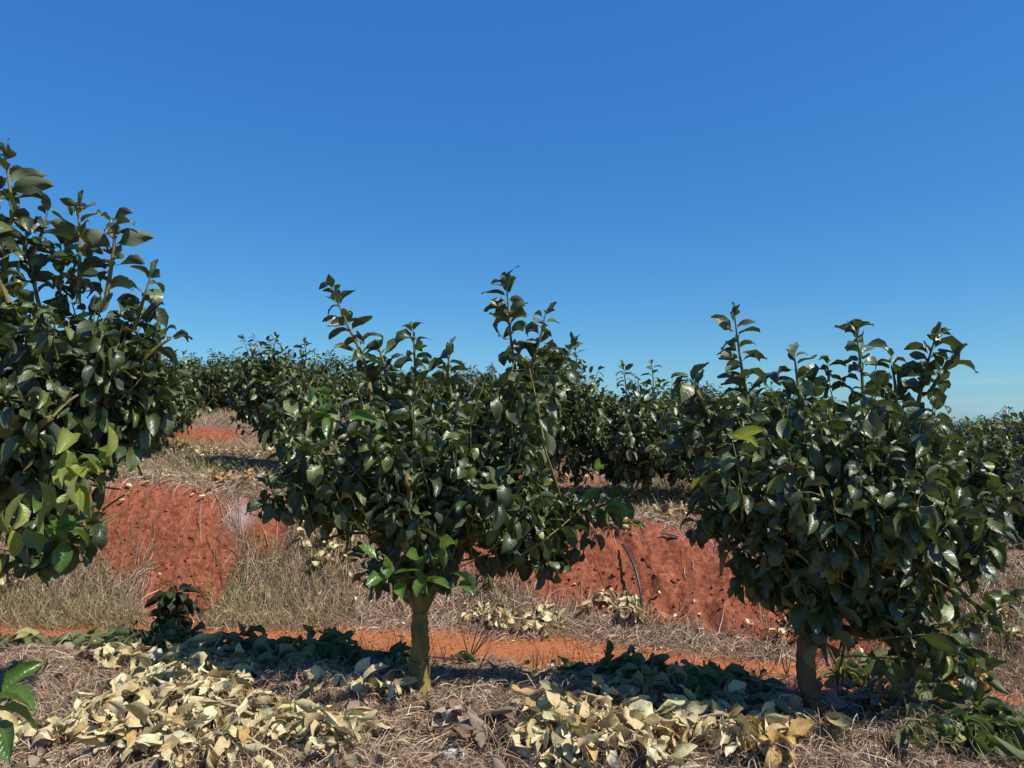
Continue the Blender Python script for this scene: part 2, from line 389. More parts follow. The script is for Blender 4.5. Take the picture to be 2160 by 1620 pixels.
MOUNDS = []
def ground0(x, y, fine=True):
    x = np.asarray(x, float); y = np.asarray(y, float)
    s = y - toe(x)
    H = np.interp(x, HX, HZ)
    z = 0.03 * np.exp(-((s + 2.2) / 0.4) ** 2)
    z = z - 0.05 * (1 - sstep(-3.6, -2.5, s))
    z = z - 0.24 * sstep(-1.55, -1.2, s)
    z = z + 0.02 * sstep(-0.25, 0.1, s)
    bank = 0.10 * sstep(-0.1, 0.3, s) + 0.90 * sstep(0.12, 1.05, s + 0.12 * fbm(x * 1.3, y * 0.6, 31, 3))
    z = z + (H + 0.2) * bank
    up = np.clip(s - 0.95, 0, None)
    z = z + 0.075 * np.minimum(up, 8)
    z = z + 0.22 * sstep(4.75, 5.35, s) 
    far = np.clip(y - 17, 0, None)
    z = z - 0.05 * np.minimum(far, 60) * sstep(17, 26, y)
    z = z - 0.10 * np.clip(x - 4, 0, 14) * sstep(2.5, 9, s)
    z = z + 0.05 * fbm(x * 0.9, y * 0.9, 3, 3) * sstep(-0.1, 0.6, s) * 2 + (0.10 * fbm(x * 1.7, y * 1.7, 11, 3) + 0.06 * fbm(x * 5, y * 5, 12, 2)) * (1 - sstep(-1.4, -1.0, s))
    if fine:
        soil, road, ash = soil_masks(x, y)
        amp = 0.055 * (1 - road) + 0.006
        amp = amp * (1 + 0.9 * soil * (x > -1.2))
        z = z + amp * fbm(x * 7, y * 7, 21, 4)
        z = z + 0.06 * soil * (x > -1.2) * fbm(x * 22, y * 30, 23, 3)
        rl = np.abs(fbm(x * 5.5 + 0.6 * y, y * 1.6, 27, 3))
        z = z - 0.16 * soil * np.clip(0.12 - rl, 0, 1) * 1.6 * (s > 0.05)
        z = z + 0.05 * sstep(0.15, 0.6, soil) * (1 - sstep(0.6, 0.95, soil)) * fbm(x * 14, y * 14, 29, 3)
    return z

def ground(x, y):
    x = np.asarray(x, float); y = np.asarray(y, float)
    z = ground0(x, y)
    m = np.zeros_like(z)
    for (cx, cy, ax, ay, h, rot) in MOUNDS:
        c, s = math.cos(rot), math.sin(rot)
        u = ((x - cx) * c + (y - cy) * s) / ax; v = (-(x - cx) * s + (y - cy) * c) / ay
        m = np.maximum(m, h * np.exp(-(u * u + v * v)))
    return z + m

def G(px, py, f=None, y0=2.2, y1=40):
    """where the ray through photograph pixel (px, py) meets the ground"""
    f = f or ground
    Ys = np.concatenate([np.arange(y0, 9, 0.01), np.arange(9, y1, 0.04)])
    u = (px - 1080) / FPX; v = (810 - py) / FPX
    k = Ys / (CP - v * SP)
    X = u * k; Z = CAMZ + (SP + v * CP) * k
    g = f(X, Ys)
    hit = np.nonzero(g >= Z)[0]
    i = hit[0] if len(hit) else len(Ys) - 1
    return np.array([X[i], Ys[i], g[i]])

# cut boughs of the foreground: start px, end px, leaves, half width, heap height, leaf kind, label
BOUGHS = [
 (470,1425, 250,1500, 60, 0.19, 0.06, 'dry', 'cream withered bough at the crest of the left heap, just below its shaded part'),
 (330,1480,  50,1590, 46, 0.10, 0.03, 'dry', 'pale bough with limp leaves hanging in a row, pointing to the lower left corner'),
 (500,1470, 300,1570, 60, 0.19, 0.05, 'dry', 'thick cream bough in the middle of the left dry heap'),
 (330,1420, 520,1460, 46, 0.15, 0.06, 'dry', 'curled cream bough lying across the top of the left dry heap'),
 (400,1530, 600,1580, 54, 0.18, 0.045, 'dry', 'dry bough spreading right from the centre of the left heap'),
 (590,1530, 730,1600, 46, 0.15, 0.05, 'dry', 'yellowish dry bough forming the right end of the left heap'),
 (420,1600, 600,1640, 44, 0.17, 0.05, 'dry', 'dry bough cut by the bottom edge beneath the left heap'),
 (230,1560, 370,1625, 46, 0.14, 0.05, 'dry', 'whitish green dry bough at the lower front of the left heap'),
 (215,1395, 290,1440, 16, 0.10, 0.04, 'dry', 'small half shaded bough with two upright tan leaves left of the dry heap'),
 (660,1458, 850,1478, 36, 0.08, 0.02, 'dry', 'low flat spray of dull tan leaves left of the middle trunk'),
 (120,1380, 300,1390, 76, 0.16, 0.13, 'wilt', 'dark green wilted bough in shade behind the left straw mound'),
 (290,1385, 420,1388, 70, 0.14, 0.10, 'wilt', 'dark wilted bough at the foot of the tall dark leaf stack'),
 (345,1375, 372,1262, 110, 0.14, 0.00, 'wilt_shaded', 'stack of wilted leaves with shade in their colour standing upright on the shaded heap'),
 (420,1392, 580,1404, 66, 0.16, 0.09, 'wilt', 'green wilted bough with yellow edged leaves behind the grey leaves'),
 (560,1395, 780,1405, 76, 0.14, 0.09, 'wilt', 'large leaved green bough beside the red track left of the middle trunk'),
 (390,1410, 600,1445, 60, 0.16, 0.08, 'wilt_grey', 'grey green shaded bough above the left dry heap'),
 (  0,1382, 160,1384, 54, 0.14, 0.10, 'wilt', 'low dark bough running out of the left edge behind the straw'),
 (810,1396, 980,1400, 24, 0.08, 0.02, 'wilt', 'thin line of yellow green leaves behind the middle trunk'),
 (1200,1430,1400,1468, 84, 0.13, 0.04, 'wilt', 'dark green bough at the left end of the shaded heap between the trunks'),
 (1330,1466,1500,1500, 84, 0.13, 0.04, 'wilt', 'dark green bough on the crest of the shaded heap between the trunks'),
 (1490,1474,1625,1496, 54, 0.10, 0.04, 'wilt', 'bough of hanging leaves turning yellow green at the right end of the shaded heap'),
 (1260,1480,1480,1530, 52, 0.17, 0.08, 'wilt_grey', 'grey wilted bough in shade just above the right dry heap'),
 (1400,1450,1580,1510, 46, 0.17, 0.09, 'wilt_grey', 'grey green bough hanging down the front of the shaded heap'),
 (1150,1520,1310,1560, 44, 0.12, 0.05, 'dry', 'yellow green dry bough at the upper left of the right dry heap'),
 (1080,1575,1270,1610, 46, 0.12, 0.04, 'dry', 'almost white dry bough at the left tip of the right dry heap'),
 (1270,1560,1480,1600, 52, 0.14, 0.035, 'dry', 'cream crumpled bough in the middle of the right dry heap'),
 (1440,1565,1620,1610, 46, 0.13, 0.05, 'dry', 'cream bough ending the right dry heap beside the straw'),
 (1485,1480,1530,1545, 16, 0.06, 0.02, 'dry', 'few folded cream leaves standing above the right dry heap'),
 (1180,1620,1420,1640, 46, 0.15, 0.04, 'dry', 'pale dry bough cut by the bottom edge under the right heap'),
 (1570,1560,1680,1620, 26, 0.10, 0.02, 'dry_orange', 'tan and orange dry bough right of the right dry heap'),
 (1760,1440,1960,1452, 66, 0.14, 0.08, 'wilt', 'wilted green bough under the low branches right of the right trunk'),
 (1960,1455,2140,1530, 76, 0.18, 0.12, 'wilt', 'dark wilted bough sloping to the right edge under the right tree'),
 (2010,1540,2160,1600, 60, 0.17, 0.06, 'wilt', 'green streaked bough in the lower right corner'),
 (2035,1450,2075,1495, 16, 0.07, 0.12, 'dry_orange', 'net like yellow withered bunch leaning under the right tree'),
 (1880,1560,2080,1615, 50, 0.15, 0.04, 'wilt', 'green streaked bough on the straw slope near the bottom right'),
 (1570,1505,1700,1560, 44, 0.12, 0.02, 'wilt_grey', 'dull grey wilted bough left of the foot of the right trunk'),
 (1770,1490,1940,1505, 36, 0.12, 0.02, 'brown', 'brown and grey dead leaf spray right of the foot of the right trunk'),
 (980,1525,1040,1585, 14, 0.07, 0.02, 'brown', 'brown curled dead sprig standing in the straw between the two dry heaps'),
]
bough_g = []
for b in BOUGHS:
    p = G(b[0], b[1], ground0); q = G(b[2], b[3], ground0)
    if b[3] < 1300: q = p + np.array([0.02, 0.05, 0])
    bough_g.append([p, q])
for b, (p, q) in zip(BOUGHS, bough_g):
    if b[6] > 0.015:
        c = (p + q) / 2; L = np.linalg.norm((q - p)[:2])
        MOUNDS.append((c[0], c[1], L * 0.55 + 0.04, b[5] * 0.9, b[6], math.atan2(q[1] - p[1], q[0] - p[0])))
for (px, py, ax, ay, h) in ((60, 1410, 0.35, 0.22, 0.10), (110, 1480, 0.25, 0.2, 0.05), (1190, 1455, 0.2, 0.12, 0.06), (2050, 1600, 0.4, 0.2, 0.05), (1230, 1400, 0.2, .1, 0.04)):
    c = G(px, py, ground0); MOUNDS.append((c[0], c[1], ax, ay, h, 0.1))

def axis(parts):
    a = [np.arange(s, e, d) for s, e, d in parts]
    return np.concatenate(a + [np.array([parts[-1][1]])])
gx = axis([(-400, -60, 34), (-60, -14, 1.2), (-14, -6.2, 0.2), (-6.2, 4.6, 0.028), (4.6, 12, 0.2), (12, 60, 1.2), (60, 400, 34)])
gy = axis([(-60, -4, 4), (-4, 2.6, 0.2), (2.6, 5.2, 0.03), (5.2, 8.6, 0.024), (8.6, 13, 0.06), (13, 24, 0.3), (24, 80, 2), (80, 1200, 60)])
X, Y = np.meshgrid(gx, gy)
xf, yf = X.ravel(), Y.ravel()
zf = ground(xf, yf)
so, rd, ash = soil_masks(xf, yf)
nx, ny = len(gx), len(gy)
i = np.arange(nx * ny).reshape(ny, nx)
Q = np.stack([i[:-1, :-1], i[:-1, 1:], i[1:, 1:], i[1:, :-1]], -1).reshape(-1, 4)
g = obj('ground', mesh_np('ground', np.stack([xf, yf, zf], 1), Q, M['ground'], tint=np.stack([so, rd, ash], 1)), kind='structure')
g['label'] = 'terraced red earth with a dirt track and a cut bank'

# ------------------------------------------------------------------ leaf templates
def leaf_template(rng, nu, nv, fold, bend, wave, crumple, width, pet=0.12, tipw=0.0):
    tt0 = np.linspace(0, 1, nv); tt0 = 0.45 * tt0 + 0.55 * (1 - np.cos(np.pi * tt0)) / 2
    vs = np.concatenate([[0, pet], pet + (1 - pet) * tt0[1:]])
    t = np.clip((vs - pet) / (1 - pet), 0, 1)
    w = width * 0.5 * np.sin(np.pi * np.clip(t, 0, 1) ** 0.95) ** 0.85
    w = np.where(t <= 0, 0.012, np.maximum(w, 0.006))
    us = np.linspace(-1, 1, nu)
    ph = rng.uniform(0, 6.28, 6); fr = rng.uniform(4.5, 8)
    V = []; UV = []
    x = 0; z = 0; last = 0
    tw = rng.normal() * (0.35 + 1.5 * crumple)
    b2 = bend * rng.uniform(0.2, 1.8)                 # uneven bend: straight then hooked, or the reverse
    sway = rng.normal() * (0.25 + crumple * 0.6)
    yc = 0; cl = crumple * 1.1
    for k, v in enumerate(vs):
        dv = v - last; last = v
        ang = 0.25 * (1 - v) - bend * max(0, v - 0.05) * 0.9 - b2 * v * v * 0.9 + crumple * 0.7 * math.sin(5.5 * v + ph[4])
        x += math.cos(ang) * dv; z += math.sin(ang) * dv; yc += sway * dv * v * 0.7
        tt = t[k]
        fk = fold * (1 + cl * 1.1 * math.sin(4.2 * v + ph[2])) 
        for u in us:
            au = abs(u); f2 = fk * (1 + cl * 0.8 * math.sin(3 * v + ph[3] + (u > 0) * 2.1))
            yy = u * w[k] * math.cos(f2 * au * 0.9); zz = au * w[k] * math.sin(f2 * au)
            zz += wave * (u * u) * math.sin(fr * v + ph[0] + (u > 0) * ph[1]) * (tt > 0)
            rr = tw * v
            y2 = yy * math.cos(rr) - zz * math.sin(rr); z2 = yy * math.sin(rr) + zz * math.cos(rr)
            j = rng.normal(size=3) * crumple * 0.022 * (1 if tt > 0 else 0)
            V.append((x - math.sin(ang) * z2 + j[0], yc + y2 + j[1], z + math.cos(ang) * z2 + j[2])); UV.append((u, v))
    nvv = len(vs)
    q = np.arange(nvv * nu).reshape(nvv, nu)
    F = np.stack([q[:-1, :-1], q[1:, :-1], q[1:, 1:], q[:-1, 1:]], -1).reshape(-1, 4)
    return np.array(V), F, np.array(UV)

def templates(n, seed, nu=5, nv=5, fold=(0.2, 0.8), bend=(0.1, 0.9), wave=0.05, crumple=0.15, width=(0.44, 0.56)):
    r = np.random.default_rng(seed)
    return [leaf_template(r, nu, nv, r.uniform(*fold), r.uniform(*bend), wave * r.uniform(0.5, 1.6), crumple, r.uniform(*width)) for _ in range(n)]
T_NEAR = templates(24, 1, nv=7, fold=(0.0, 0.75), bend=(0.1, 1.0), wave=0.075, crumple=0.42, width=(0.42, 0.58))
T_YOUNG = templates(8, 2, nv=6, bend=(0.1, 0.6), wave=0.03, crumple=0.12, width=(0.48, 0.62))
T_DRY = templates(26, 3, nu=5, nv=7, fold=(-0.4, 1.6), bend=(-0.4, 1.5), wave=0.10, crumple=0.62, width=(0.36, 0.55))
T_WILT = templates(18, 4, nu=5, nv=7, fold=(0.0, 1.2), bend=(0.1, 1.5), wave=0.07, crumple=0.4, width=(0.4, 0.54))
T_LOW = templates(10, 5, nu=3, nv=4, fold=(0.1, 0.6), bend=(0.1, 1.0), wave=0.03, crumple=0.15)
_tm = {}
def tmesh(key, tl, mat):
    if (key, mat) not in _tm:
        _tm[(key, mat)] = [mesh_np('leaf', v, f, M[mat], uv) for v, f, uv in tl]
    return _tm[(key, mat)]

def frames(dirs, roll, rng, up=None):
    """rotation matrices with local x along dirs and local z as far up as possible"""
    x = dirs / (np.linalg.norm(dirs, axis=1)[:, None] + 1e-9)
    upv = np.tile([0.0, 0.0, 1.0], (len(x), 1)) if up is None else up
    y = np.cross(upv, x); ln = np.linalg.norm(y, axis=1)
    y[ln < 0.05] = (1, 0, 0); y /= np.linalg.norm(y, axis=1)[:, None]
    z = np.cross(x, y)
    c, s = np.cos(roll)[:, None], np.sin(roll)[:, None]
    y2 = y * c + z * s; z2 = np.cross(x, y2)
    return np.stack([x, y2, z2], -1)       # columns

def merge_leaves(name, tl, mat, Pos, R, S, rng, origin):
    k = rng.integers(0, len(tl), len(Pos)); mb = MB()
    for j, (v, f, uv) in enumerate(tl):
        idx = np.nonzero(k == j)[0]
        if not len(idx): continue
        W = np.einsum('nij,vj->nvi', R[idx], v) * S[idx][:, None, None] + (Pos[idx] - origin)[:, None, :]
        m = len(v)
        F = (f[None] + (np.arange(len(idx)) * m)[:, None, None]).reshape(-1, 4)
        tint = np.repeat(rng.uniform(0, 1, len(idx)), m)[:, None] * np.ones(3)
        mb.add(W.reshape(-1, 3), F, np.tile(uv, (len(idx), 1)), tint)
    return mb.mesh(name, M[mat])

def leaf_objects(meshes, Pos, R, S, rng, origin, parent, name='leaf'):
    for p, r, s in zip(Pos, R, S):
        o = bpy.data.objects.new(name, meshes[rng.integers(len(meshes))]); COL.objects.link(o); o.parent = parent
        m = Matrix(((*(r[0] * s), p[0] - origin[0]), (*(r[1] * s), p[1] - origin[1]), (*(r[2] * s), p[2] - origin[2]), (0, 0, 0, 1)))
        o.matrix_basis = m

def pick_front(Pos, limit):
    px, py, zc = project(Pos)
    ok = (px > -20) & (px < 2180) & (py > -20) & (py < 1640)
    idx = np.nonzero(ok)[0]
    for cell in range(18, 120, 2):
        best = {}
        for i in idx:
            key = (int(px[i] // cell), int(py[i] // cell))
            if key not in best or zc[i] < zc[best[key]]: best[key] = i
        if len(best) <= limit: break
    return np.array(sorted(best.values()), int)

# ------------------------------------------------------------------ trees
def shoot_leaves(path, rng, size, spacing, t0, droop, out):
    """leaves in a spiral along a shoot; droop 0 spreads them, 1 hangs them"""
    seg = np.linalg.norm(np.diff(path, axis=0), axis=1); L = np.concatenate([[0], np.cumsum(seg)])
    tot = L[-1]; s = tot * t0; az = rng.uniform(0, 6.28)
    while s < tot:
        p = np.array([np.interp(s, L, path[:, k]) for k in range(3)])
        i = min(np.searchsorted(L, s), len(path) - 1); i = max(i, 1)
        d = path[i] - path[i - 1]; d /= np.linalg.norm(d) + 1e-9
        a = np.cross(d, [0.3, 0.2, 1.0] if abs(d[2]) < 0.9 else [1, 0, 0]); a /= np.linalg.norm(a); b = np.cross(d, a)
        f = s / tot
        rad = a * math.cos(az) + b * math.sin(az)
        dr = droop + rng.normal() * 0.22 - 0.35 * max(0, f - 0.75) * 4 * (1 - droop)
        dd = rad * 1.0 + d * (0.35 + 0.5 * max(0, f - 0.7) * 3) + np.array([0, 0, -1.0]) * dr * 1.3
        sz = size * rng.uniform(0.72, 1.18) * (1.0 if f < 0.85 else 1 - (f - 0.85) * 3.0)
        out.append((*p, *dd, sz))
        az += 2.4 + rng.normal() * 0.3; s += spacing * rng.uniform(0.7, 1.3)
    d = path[-1] - path[-2]; d /= np.linalg.norm(d)
    for k in range(2):
        out.append((*path[-1], *(d + rng.normal(size=3) * 0.4), size * rng.uniform(0.5, 0.8)))

def build_tree(name, label, base, trunk, limbs, blobs, tops, rng, leaf=0.14, n_obj=300, group=None, dens=1.0, tl=None, tlkey='near',
               bark='bark', trunk_r=(0.056, 0.04), spacing=0.033, extra=(), droop=0.55, root=None, string_at=None, cat='tree', center=None, nt=10):
    """base: world point; trunk: world points; limbs: lists of world points; blobs: (centre, radii) of leafy shoots; tops: paths of leader shoots"""
    tl = tl or T_NEAR
    base = np.asarray(base, float)
    root = thing(name, label, cat, tuple(base), group)
    tp = smooth_path(trunk, 22); tp[1:-1] += rng.normal(size=(20, 3)) * 0.0025
    rr = np.interp(np.linspace(0, 1, 22), [0, 0.06, 0.2, 0.8, 1], [trunk_r[0] * 1.65, trunk_r[0] * 1.12, trunk_r[0], trunk_r[1], trunk_r[1] * 0.9])
    tp[0] -= np.array([0, 0, 0.06])
    V, Qd, U = tube(tp, rr, nt + 2, 0.03, rng)
    obj('trunk', mesh_np('trunk', V - base, Qd, M[bark], U), root)
    nodes = []
    for lp in limbs:
        pp = smooth_path(lp, 12)
        pp[1:-1] += rng.normal(size=(10, 3)) * 0.006
        r0 = trunk_r[1] * rng.uniform(0.5, 0.66)
        V, Qd, U = tube(pp, np.linspace(r0, r0 * 0.4, 12), 8, 0.04, rng)
        obj('branch', mesh_np('branch', V - base, Qd, M[bark], U), root)
        nodes.append(pp[3:])
    nodes = np.concatenate(nodes)
    cen = center if center is not None else np.mean([b[0] for b in blobs], axis=0) - np.array([0, 0, 0.25])
    lv = []; tw = MB()
    vols = np.array([np.prod(b[1]) for b in blobs]) ** 0.67
    ns = np.maximum(3, (vols / 0.05 * 7.6 * dens * (1.22 if n_obj == 300 else 1.0))).astype(int)
    for (c, r), n in zip(blobs, ns):
        for _ in range(n):
            d = rng.normal(size=3); d /= np.linalg.norm(d)
            tip = np.asarray(c) + d * np.asarray(r) * rng.uniform(0.45, 1.0) ** 0.6
            o = tip - cen; o /= np.linalg.norm(o) + 1e-9
            gd = o * 0.8 + np.array([0, 0, 0.5]) + rng.normal(size=3) * 0.25; gd /= np.linalg.norm(gd)
            L = rng.uniform(0.2, 0.42) * leaf / 0.13
            st = tip - gd * L
            mid = (st + tip) / 2 + rng.normal(size=3) * 0.02 + np.array([0, 0, -0.02])
            path = bez(st, mid, tip, 6)
            j = np.argmin(np.linalg.norm(nodes - st, axis=1)); nd = nodes[j]
            full = np.concatenate([bez(nd, (nd + st) / 2 + np.array([0, 0, 0.03]), st, 4)[:-1], path])
            V, Qd, U = tube(full, np.linspace(0.0075, 0.0025, len(full)) * leaf / 0.14, 4, cap=False); tw.add(V - base, Qd, U)
            shoot_leaves(path, rng, leaf, spacing * 0.72 * leaf / 0.14, 0.3, droop, lv)
    for path, dr in tops:
        path = smooth_path(path, 10)
        V, Qd, U = tube(path, np.linspace(0.012, 0.0035, 10) * leaf / 0.14, 6, cap=False); tw.add(V - base, Qd, U)
        shoot_leaves(path, rng, leaf * 1.0, spacing * 0.55 * leaf / 0.14, 0.12, dr, lv)
    obj('twigs', tw.mesh('twigs', M['twig']), root, 'stuff')
    A = np.array(lv); Pos, D, S = A[:, :3], A[:, 3:6], A[:, 6]
    R = frames(D, rng.normal(size=len(A)) * 0.45, rng)
    sel = pick_front(Pos + D / np.linalg.norm(D, axis=1)[:, None] * S[:, None] * 0.5, n_obj) if n_obj else np.zeros(0, int)
    rest = np.setdiff1d(np.arange(len(A)), sel)
    obj('foliage', merge_leaves('foliage', tl, 'leaf', Pos[rest], R[rest], S[rest], rng, base), root, 'stuff')
    if n_obj: leaf_objects(tmesh(tlkey, tl, 'leaf'), Pos[sel], R[sel], S[sel], rng, base, root)
    for (pos, n, sz, mat, direc, spread) in extra:       # sprays of young or yellowing leaves on the tree
        d0 = np.asarray(direc, float)
        D = d0 + rng.normal(size=(n, 3)) * spread; Pp = np.asarray(pos) + rng.normal(size=(n, 3)) * sz * 0.35
        leaf_objects(tmesh('young', T_YOUNG, mat), Pp, frames(D, rng.normal(size=n) * 0.4, rng), sz * rng.uniform(0.8, 1.15, n), rng, base, root)
    if string_at is not None:
        p, r = string_at
        a = np.linspace(0, 2 * math.pi, 25)
        ring = np.stack([p[0] + r * np.cos(a), p[1] + r * np.sin(a), p[2] + 0.006 * np.sin(a * 2 + 1)], 1)
        V, Qd, U = tube(ring, np.full(25, 0.0022), 5, cap=False)
        obj('string', mesh_np('string', V - base, Qd, M['wire'], U), root)
    return root, len(A)

def on(p): return np.array([p[0], p[1], float(ground(p[0], p[1]))])
def PB(Y, lst):   # blobs given in photograph pixels around depth Y: (px, py, dY, rx, ry)
    k = Y / FPX
    return [(P(a, b, Y + d), (rx * k, (rx + ry) / 2 * k * dz, ry * k)) for (a, b, d, rx, ry, dz) in lst]
def PT(Y, lst, dr): return [([P(a, b, Y + d) for a, b, d in pth], dr) for pth in lst]

rng = np.random.default_rng(11)
# middle tree
Yc = 4.35; b0 = on(P(887, 1458, Yc))
root_c, n1 = build_tree('pomelo_tree', 'middle tree with a straight olive yellow trunk and two tall leader shoots', b0,
    [b0, P(886, 1400, Yc), P(886, 1340, Yc), P(884, 1295, Yc)],
    [[P(882, 1305, Yc), P(862, 1250, Yc), P(830, 1180, Yc), P(770, 1120, Yc + .1), P(660, 1040, Yc + .15)],
     [P(886, 1300, Yc), P(905, 1230, Yc), P(940, 1160, Yc - .02), P(1010, 1120, Yc - .05), P(1120, 1080, Yc), P(1230, 1060, Yc)],
     [P(884, 1300, Yc), P(830, 1180, Yc + .05), P(790, 1060, Yc + .05), P(785, 900, Yc + .05), P(775, 790, Yc + .05)],
     [P(888, 1300, Yc), P(930, 1160, Yc + .1), P(945, 1060, Yc + .1), P(960, 900, Yc + .1)],
     [P(888, 1295, Yc), P(960, 1150, Yc + .2), P(1030, 1000, Yc + .3), P(1085, 800, Yc + .25)],
     [P(884, 1295, Yc), P(870, 1120, Yc - .2), P(860, 1000, Yc - .35)],
     [P(884, 1295, Yc), P(850, 1120, Yc + .3), P(760, 980, Yc + .45)]],
    PB(Yc, [(680, 920, 0, 105, 95, 1.5), (830, 925, 0, 125, 85, 2.0), (985, 930, 0.05, 120, 90, 2.0), (1100, 850, 0.15, 85, 130, 1.6), (610, 1015, 0, 58, 50, 1.2),
        (720, 1015, -.05, 120, 65, 1.8), (880, 1010, -.15, 120, 95, 1.6), (1040, 1010, -.1, 120, 100, 1.6), (1130, 1110, 0, 90, 65, 1.2), (1240, 1085, 0, 60, 45, 1.3), (1180, 1060, 0, 60, 35, 1.2),
        (1150, 1170, 0.0, 45, 50, 1.0), (790, 1195, -.12, 42, 34, 1.4), (905, 1190, -.12, 50, 32, 1.4), (850, 1180, -.2, 50, 30, 1.2), (780, 800, 0.05, 55, 70, 1.2), (1120, 760, .2, 55, 60, 1.2), (640, 830, .15, 60, 50, 1.3),
        (870, 1080, -.05, 80, 40, 1.5), (1010, 850, .1, 55, 50, 1.3)]),
    PT(Yc, [[(778, 820, .05), (768, 760, .05), (735, 690, 0.03), (702, 612, 0)], [(880, 850, 0), (876, 780, 0), (872, 700, 0)], [(1090, 800, .25), (1078, 720, .25), (1068, 590, .22)],
        [(1110, 800, .2), (1135, 730, .18), (1150, 665, .15)], [(950, 830, -.05), (944, 790, -.08), (948, 750, -.1)], [(1140, 800, .2), (1185, 770, .2), (1205, 735, .2)],
        [(1180, 1100, 0), (1260, 1070, -.02), (1330, 1045, -.03)], [(1130, 1110, -.05), (1165, 1160, -.05), (1172, 1205, -.06)], [(620, 1060, 0), (580, 1060, 0), (560, 1075, 0)],
        [(820, 840, .1), (812, 780, .1), (800, 735, .1)]], -0.02),
    rng, leaf=0.150, n_obj=300, group='trees of the front row', string_at=(P(886, 1390, Yc), 0.056), trunk_r=(0.054, 0.047),
    extra=[(P(690, 880, Yc - .62), 9, 0.16, 'leaf_young', (0.1, -.5, 0.2), 0.7), (P(915, 1200, Yc - .5), 12, 0.15, 'leaf_young', (0.4, -.6, 0.0), 0.7),
           (P(815, 1190, Yc - .5), 7, 0.13, 'leaf_young', (-.3, -.6, -.2), 0.6), (P(1270, 1055, Yc - .1), 8, 0.15, 'leaf_young', (.8, -.3, .2), 0.5)])

# right tree
Yr = 3.93; b1 = on(P(1728, 1520, Yr))
root_r, n2 = build_tree('pomelo_tree', 'right tree with a bent brown trunk, the fullest crown and low hanging branches', b1,
    [b1, P(1706, 1450, Yr), P(1697, 1390, Yr), P(1708, 1335, Yr), P(1722, 1305, Yr)],
    [[P(1710, 1320, Yr), P(1690, 1250, Yr), P(1640, 1170, Yr), P(1560, 1110, Yr), P(1500, 1050, Yr + .1)],
     [P(1722, 1310, Yr), P(1760, 1220, Yr), P(1800, 1120, Yr), P(1815, 980, Yr), P(1815, 860, Yr)],
     [P(1722, 1310, Yr), P(1790, 1285, Yr - .05), P(1880, 1250, Yr - .1), P(1990, 1230, Yr - .1), P(2080, 1290, Yr - .1)],
     [P(1722, 1320, Yr), P(1800, 1330, Yr - .05), P(1890, 1350, Yr - .1), P(1980, 1390, Yr - .12)],
     [P(1715, 1310, Yr), P(1720, 1180, Yr + .15), P(1650, 1000, Yr + .2), P(1590, 860, Yr + .15)],
     [P(1722, 1310, Yr), P(1820, 1150, Yr + .2), P(1920, 980, Yr + .25), P(1945, 850, Yr + .1)],
     [P(1722, 1310, Yr), P(1740, 1180, Yr - .25), P(1740, 1060, Yr - .4)], [P(1722, 1310, Yr), P(1850, 1180, Yr + .1), P(1990, 1080, Yr + .1)]],
    PB(Yr, [(1530, 960, 0, 70, 100, 2), (1640, 900, 0, 110, 80, 2), (1790, 880, 0.0, 130, 90, 2), (1920, 920, 0.05, 100, 110, 1.8), (1560, 1080, 0, 80, 80, 1.6), (1700, 1020, -.2, 130, 110, 1.6),
        (1860, 1040, -.15, 140, 120, 1.6), (2020, 1040, 0, 90, 90, 1.6), (1610, 1180, 0, 50, 55, 1.6), (1740, 1170, -.15, 110, 80, 1.6), (1880, 1180, -.1, 120, 80, 1.6), (2010, 1180, 0, 70, 80, 1.4),
        (1690, 1240, -.1, 55, 45, 1.4), (1850, 1270, -.1, 75, 45, 1.3), (1970, 1290, -.1, 75, 55, 1.3), (2010, 1385, -.12, 50, 36, 1.2), (1500, 870, .1, 50, 45, 1.4)]),
    PT(Yr, [[(1580, 860, .1), (1565, 780, .08), (1550, 670, .05)], [(1690, 860, 0), (1682, 800, 0), (1676, 755, 0)], [(1822, 860, 0), (1818, 790, 0), (1806, 700, 0)], [(1935, 860, .08), (1950, 790, .06), (1972, 715, .02)],
        [(1500, 880, .1), (1478, 840, .08), (1455, 800, .05)], [(1960, 830, .05), (1990, 780, .03), (2010, 750, .02)], [(1740, 840, .1), (1748, 800, .1), (1745, 770, .1)], [(1890, 860, .1), (1888, 810, .1), (1880, 770, .1)],
        [(2000, 1330, -.1), (2070, 1300, -.12), (2130, 1270, -.12)], [(1990, 1390, -.12), (2040, 1415, -.14), (2075, 1440, -.16)], [(1520, 1090, 0), (1490, 1090, 0), (1465, 1110, 0)], [(1600, 1180, 0), (1580, 1210, 0), (1565, 1240, 0)],
        [(1460, 960, .1), (1445, 930, .1), (1440, 880, .1)], [(2060, 1060, 0), (2110, 1040, 0), (2140, 1010, 0)]], -0.02),
    rng, leaf=0.150, n_obj=300, group='trees of the front row', bark='bark_b', string_at=(P(1712, 1466, Yr), 0.052), trunk_r=(0.048, 0.045),
    extra=[(P(1505, 985, Yr - .1), 2, 0.12, 'leaf_yellow', (0, -.4, -.6), 0.4), (P(1560, 930, Yr - .45), 2, 0.14, 'leaf_yellow', (.2, -.6, 0), 0.4)])

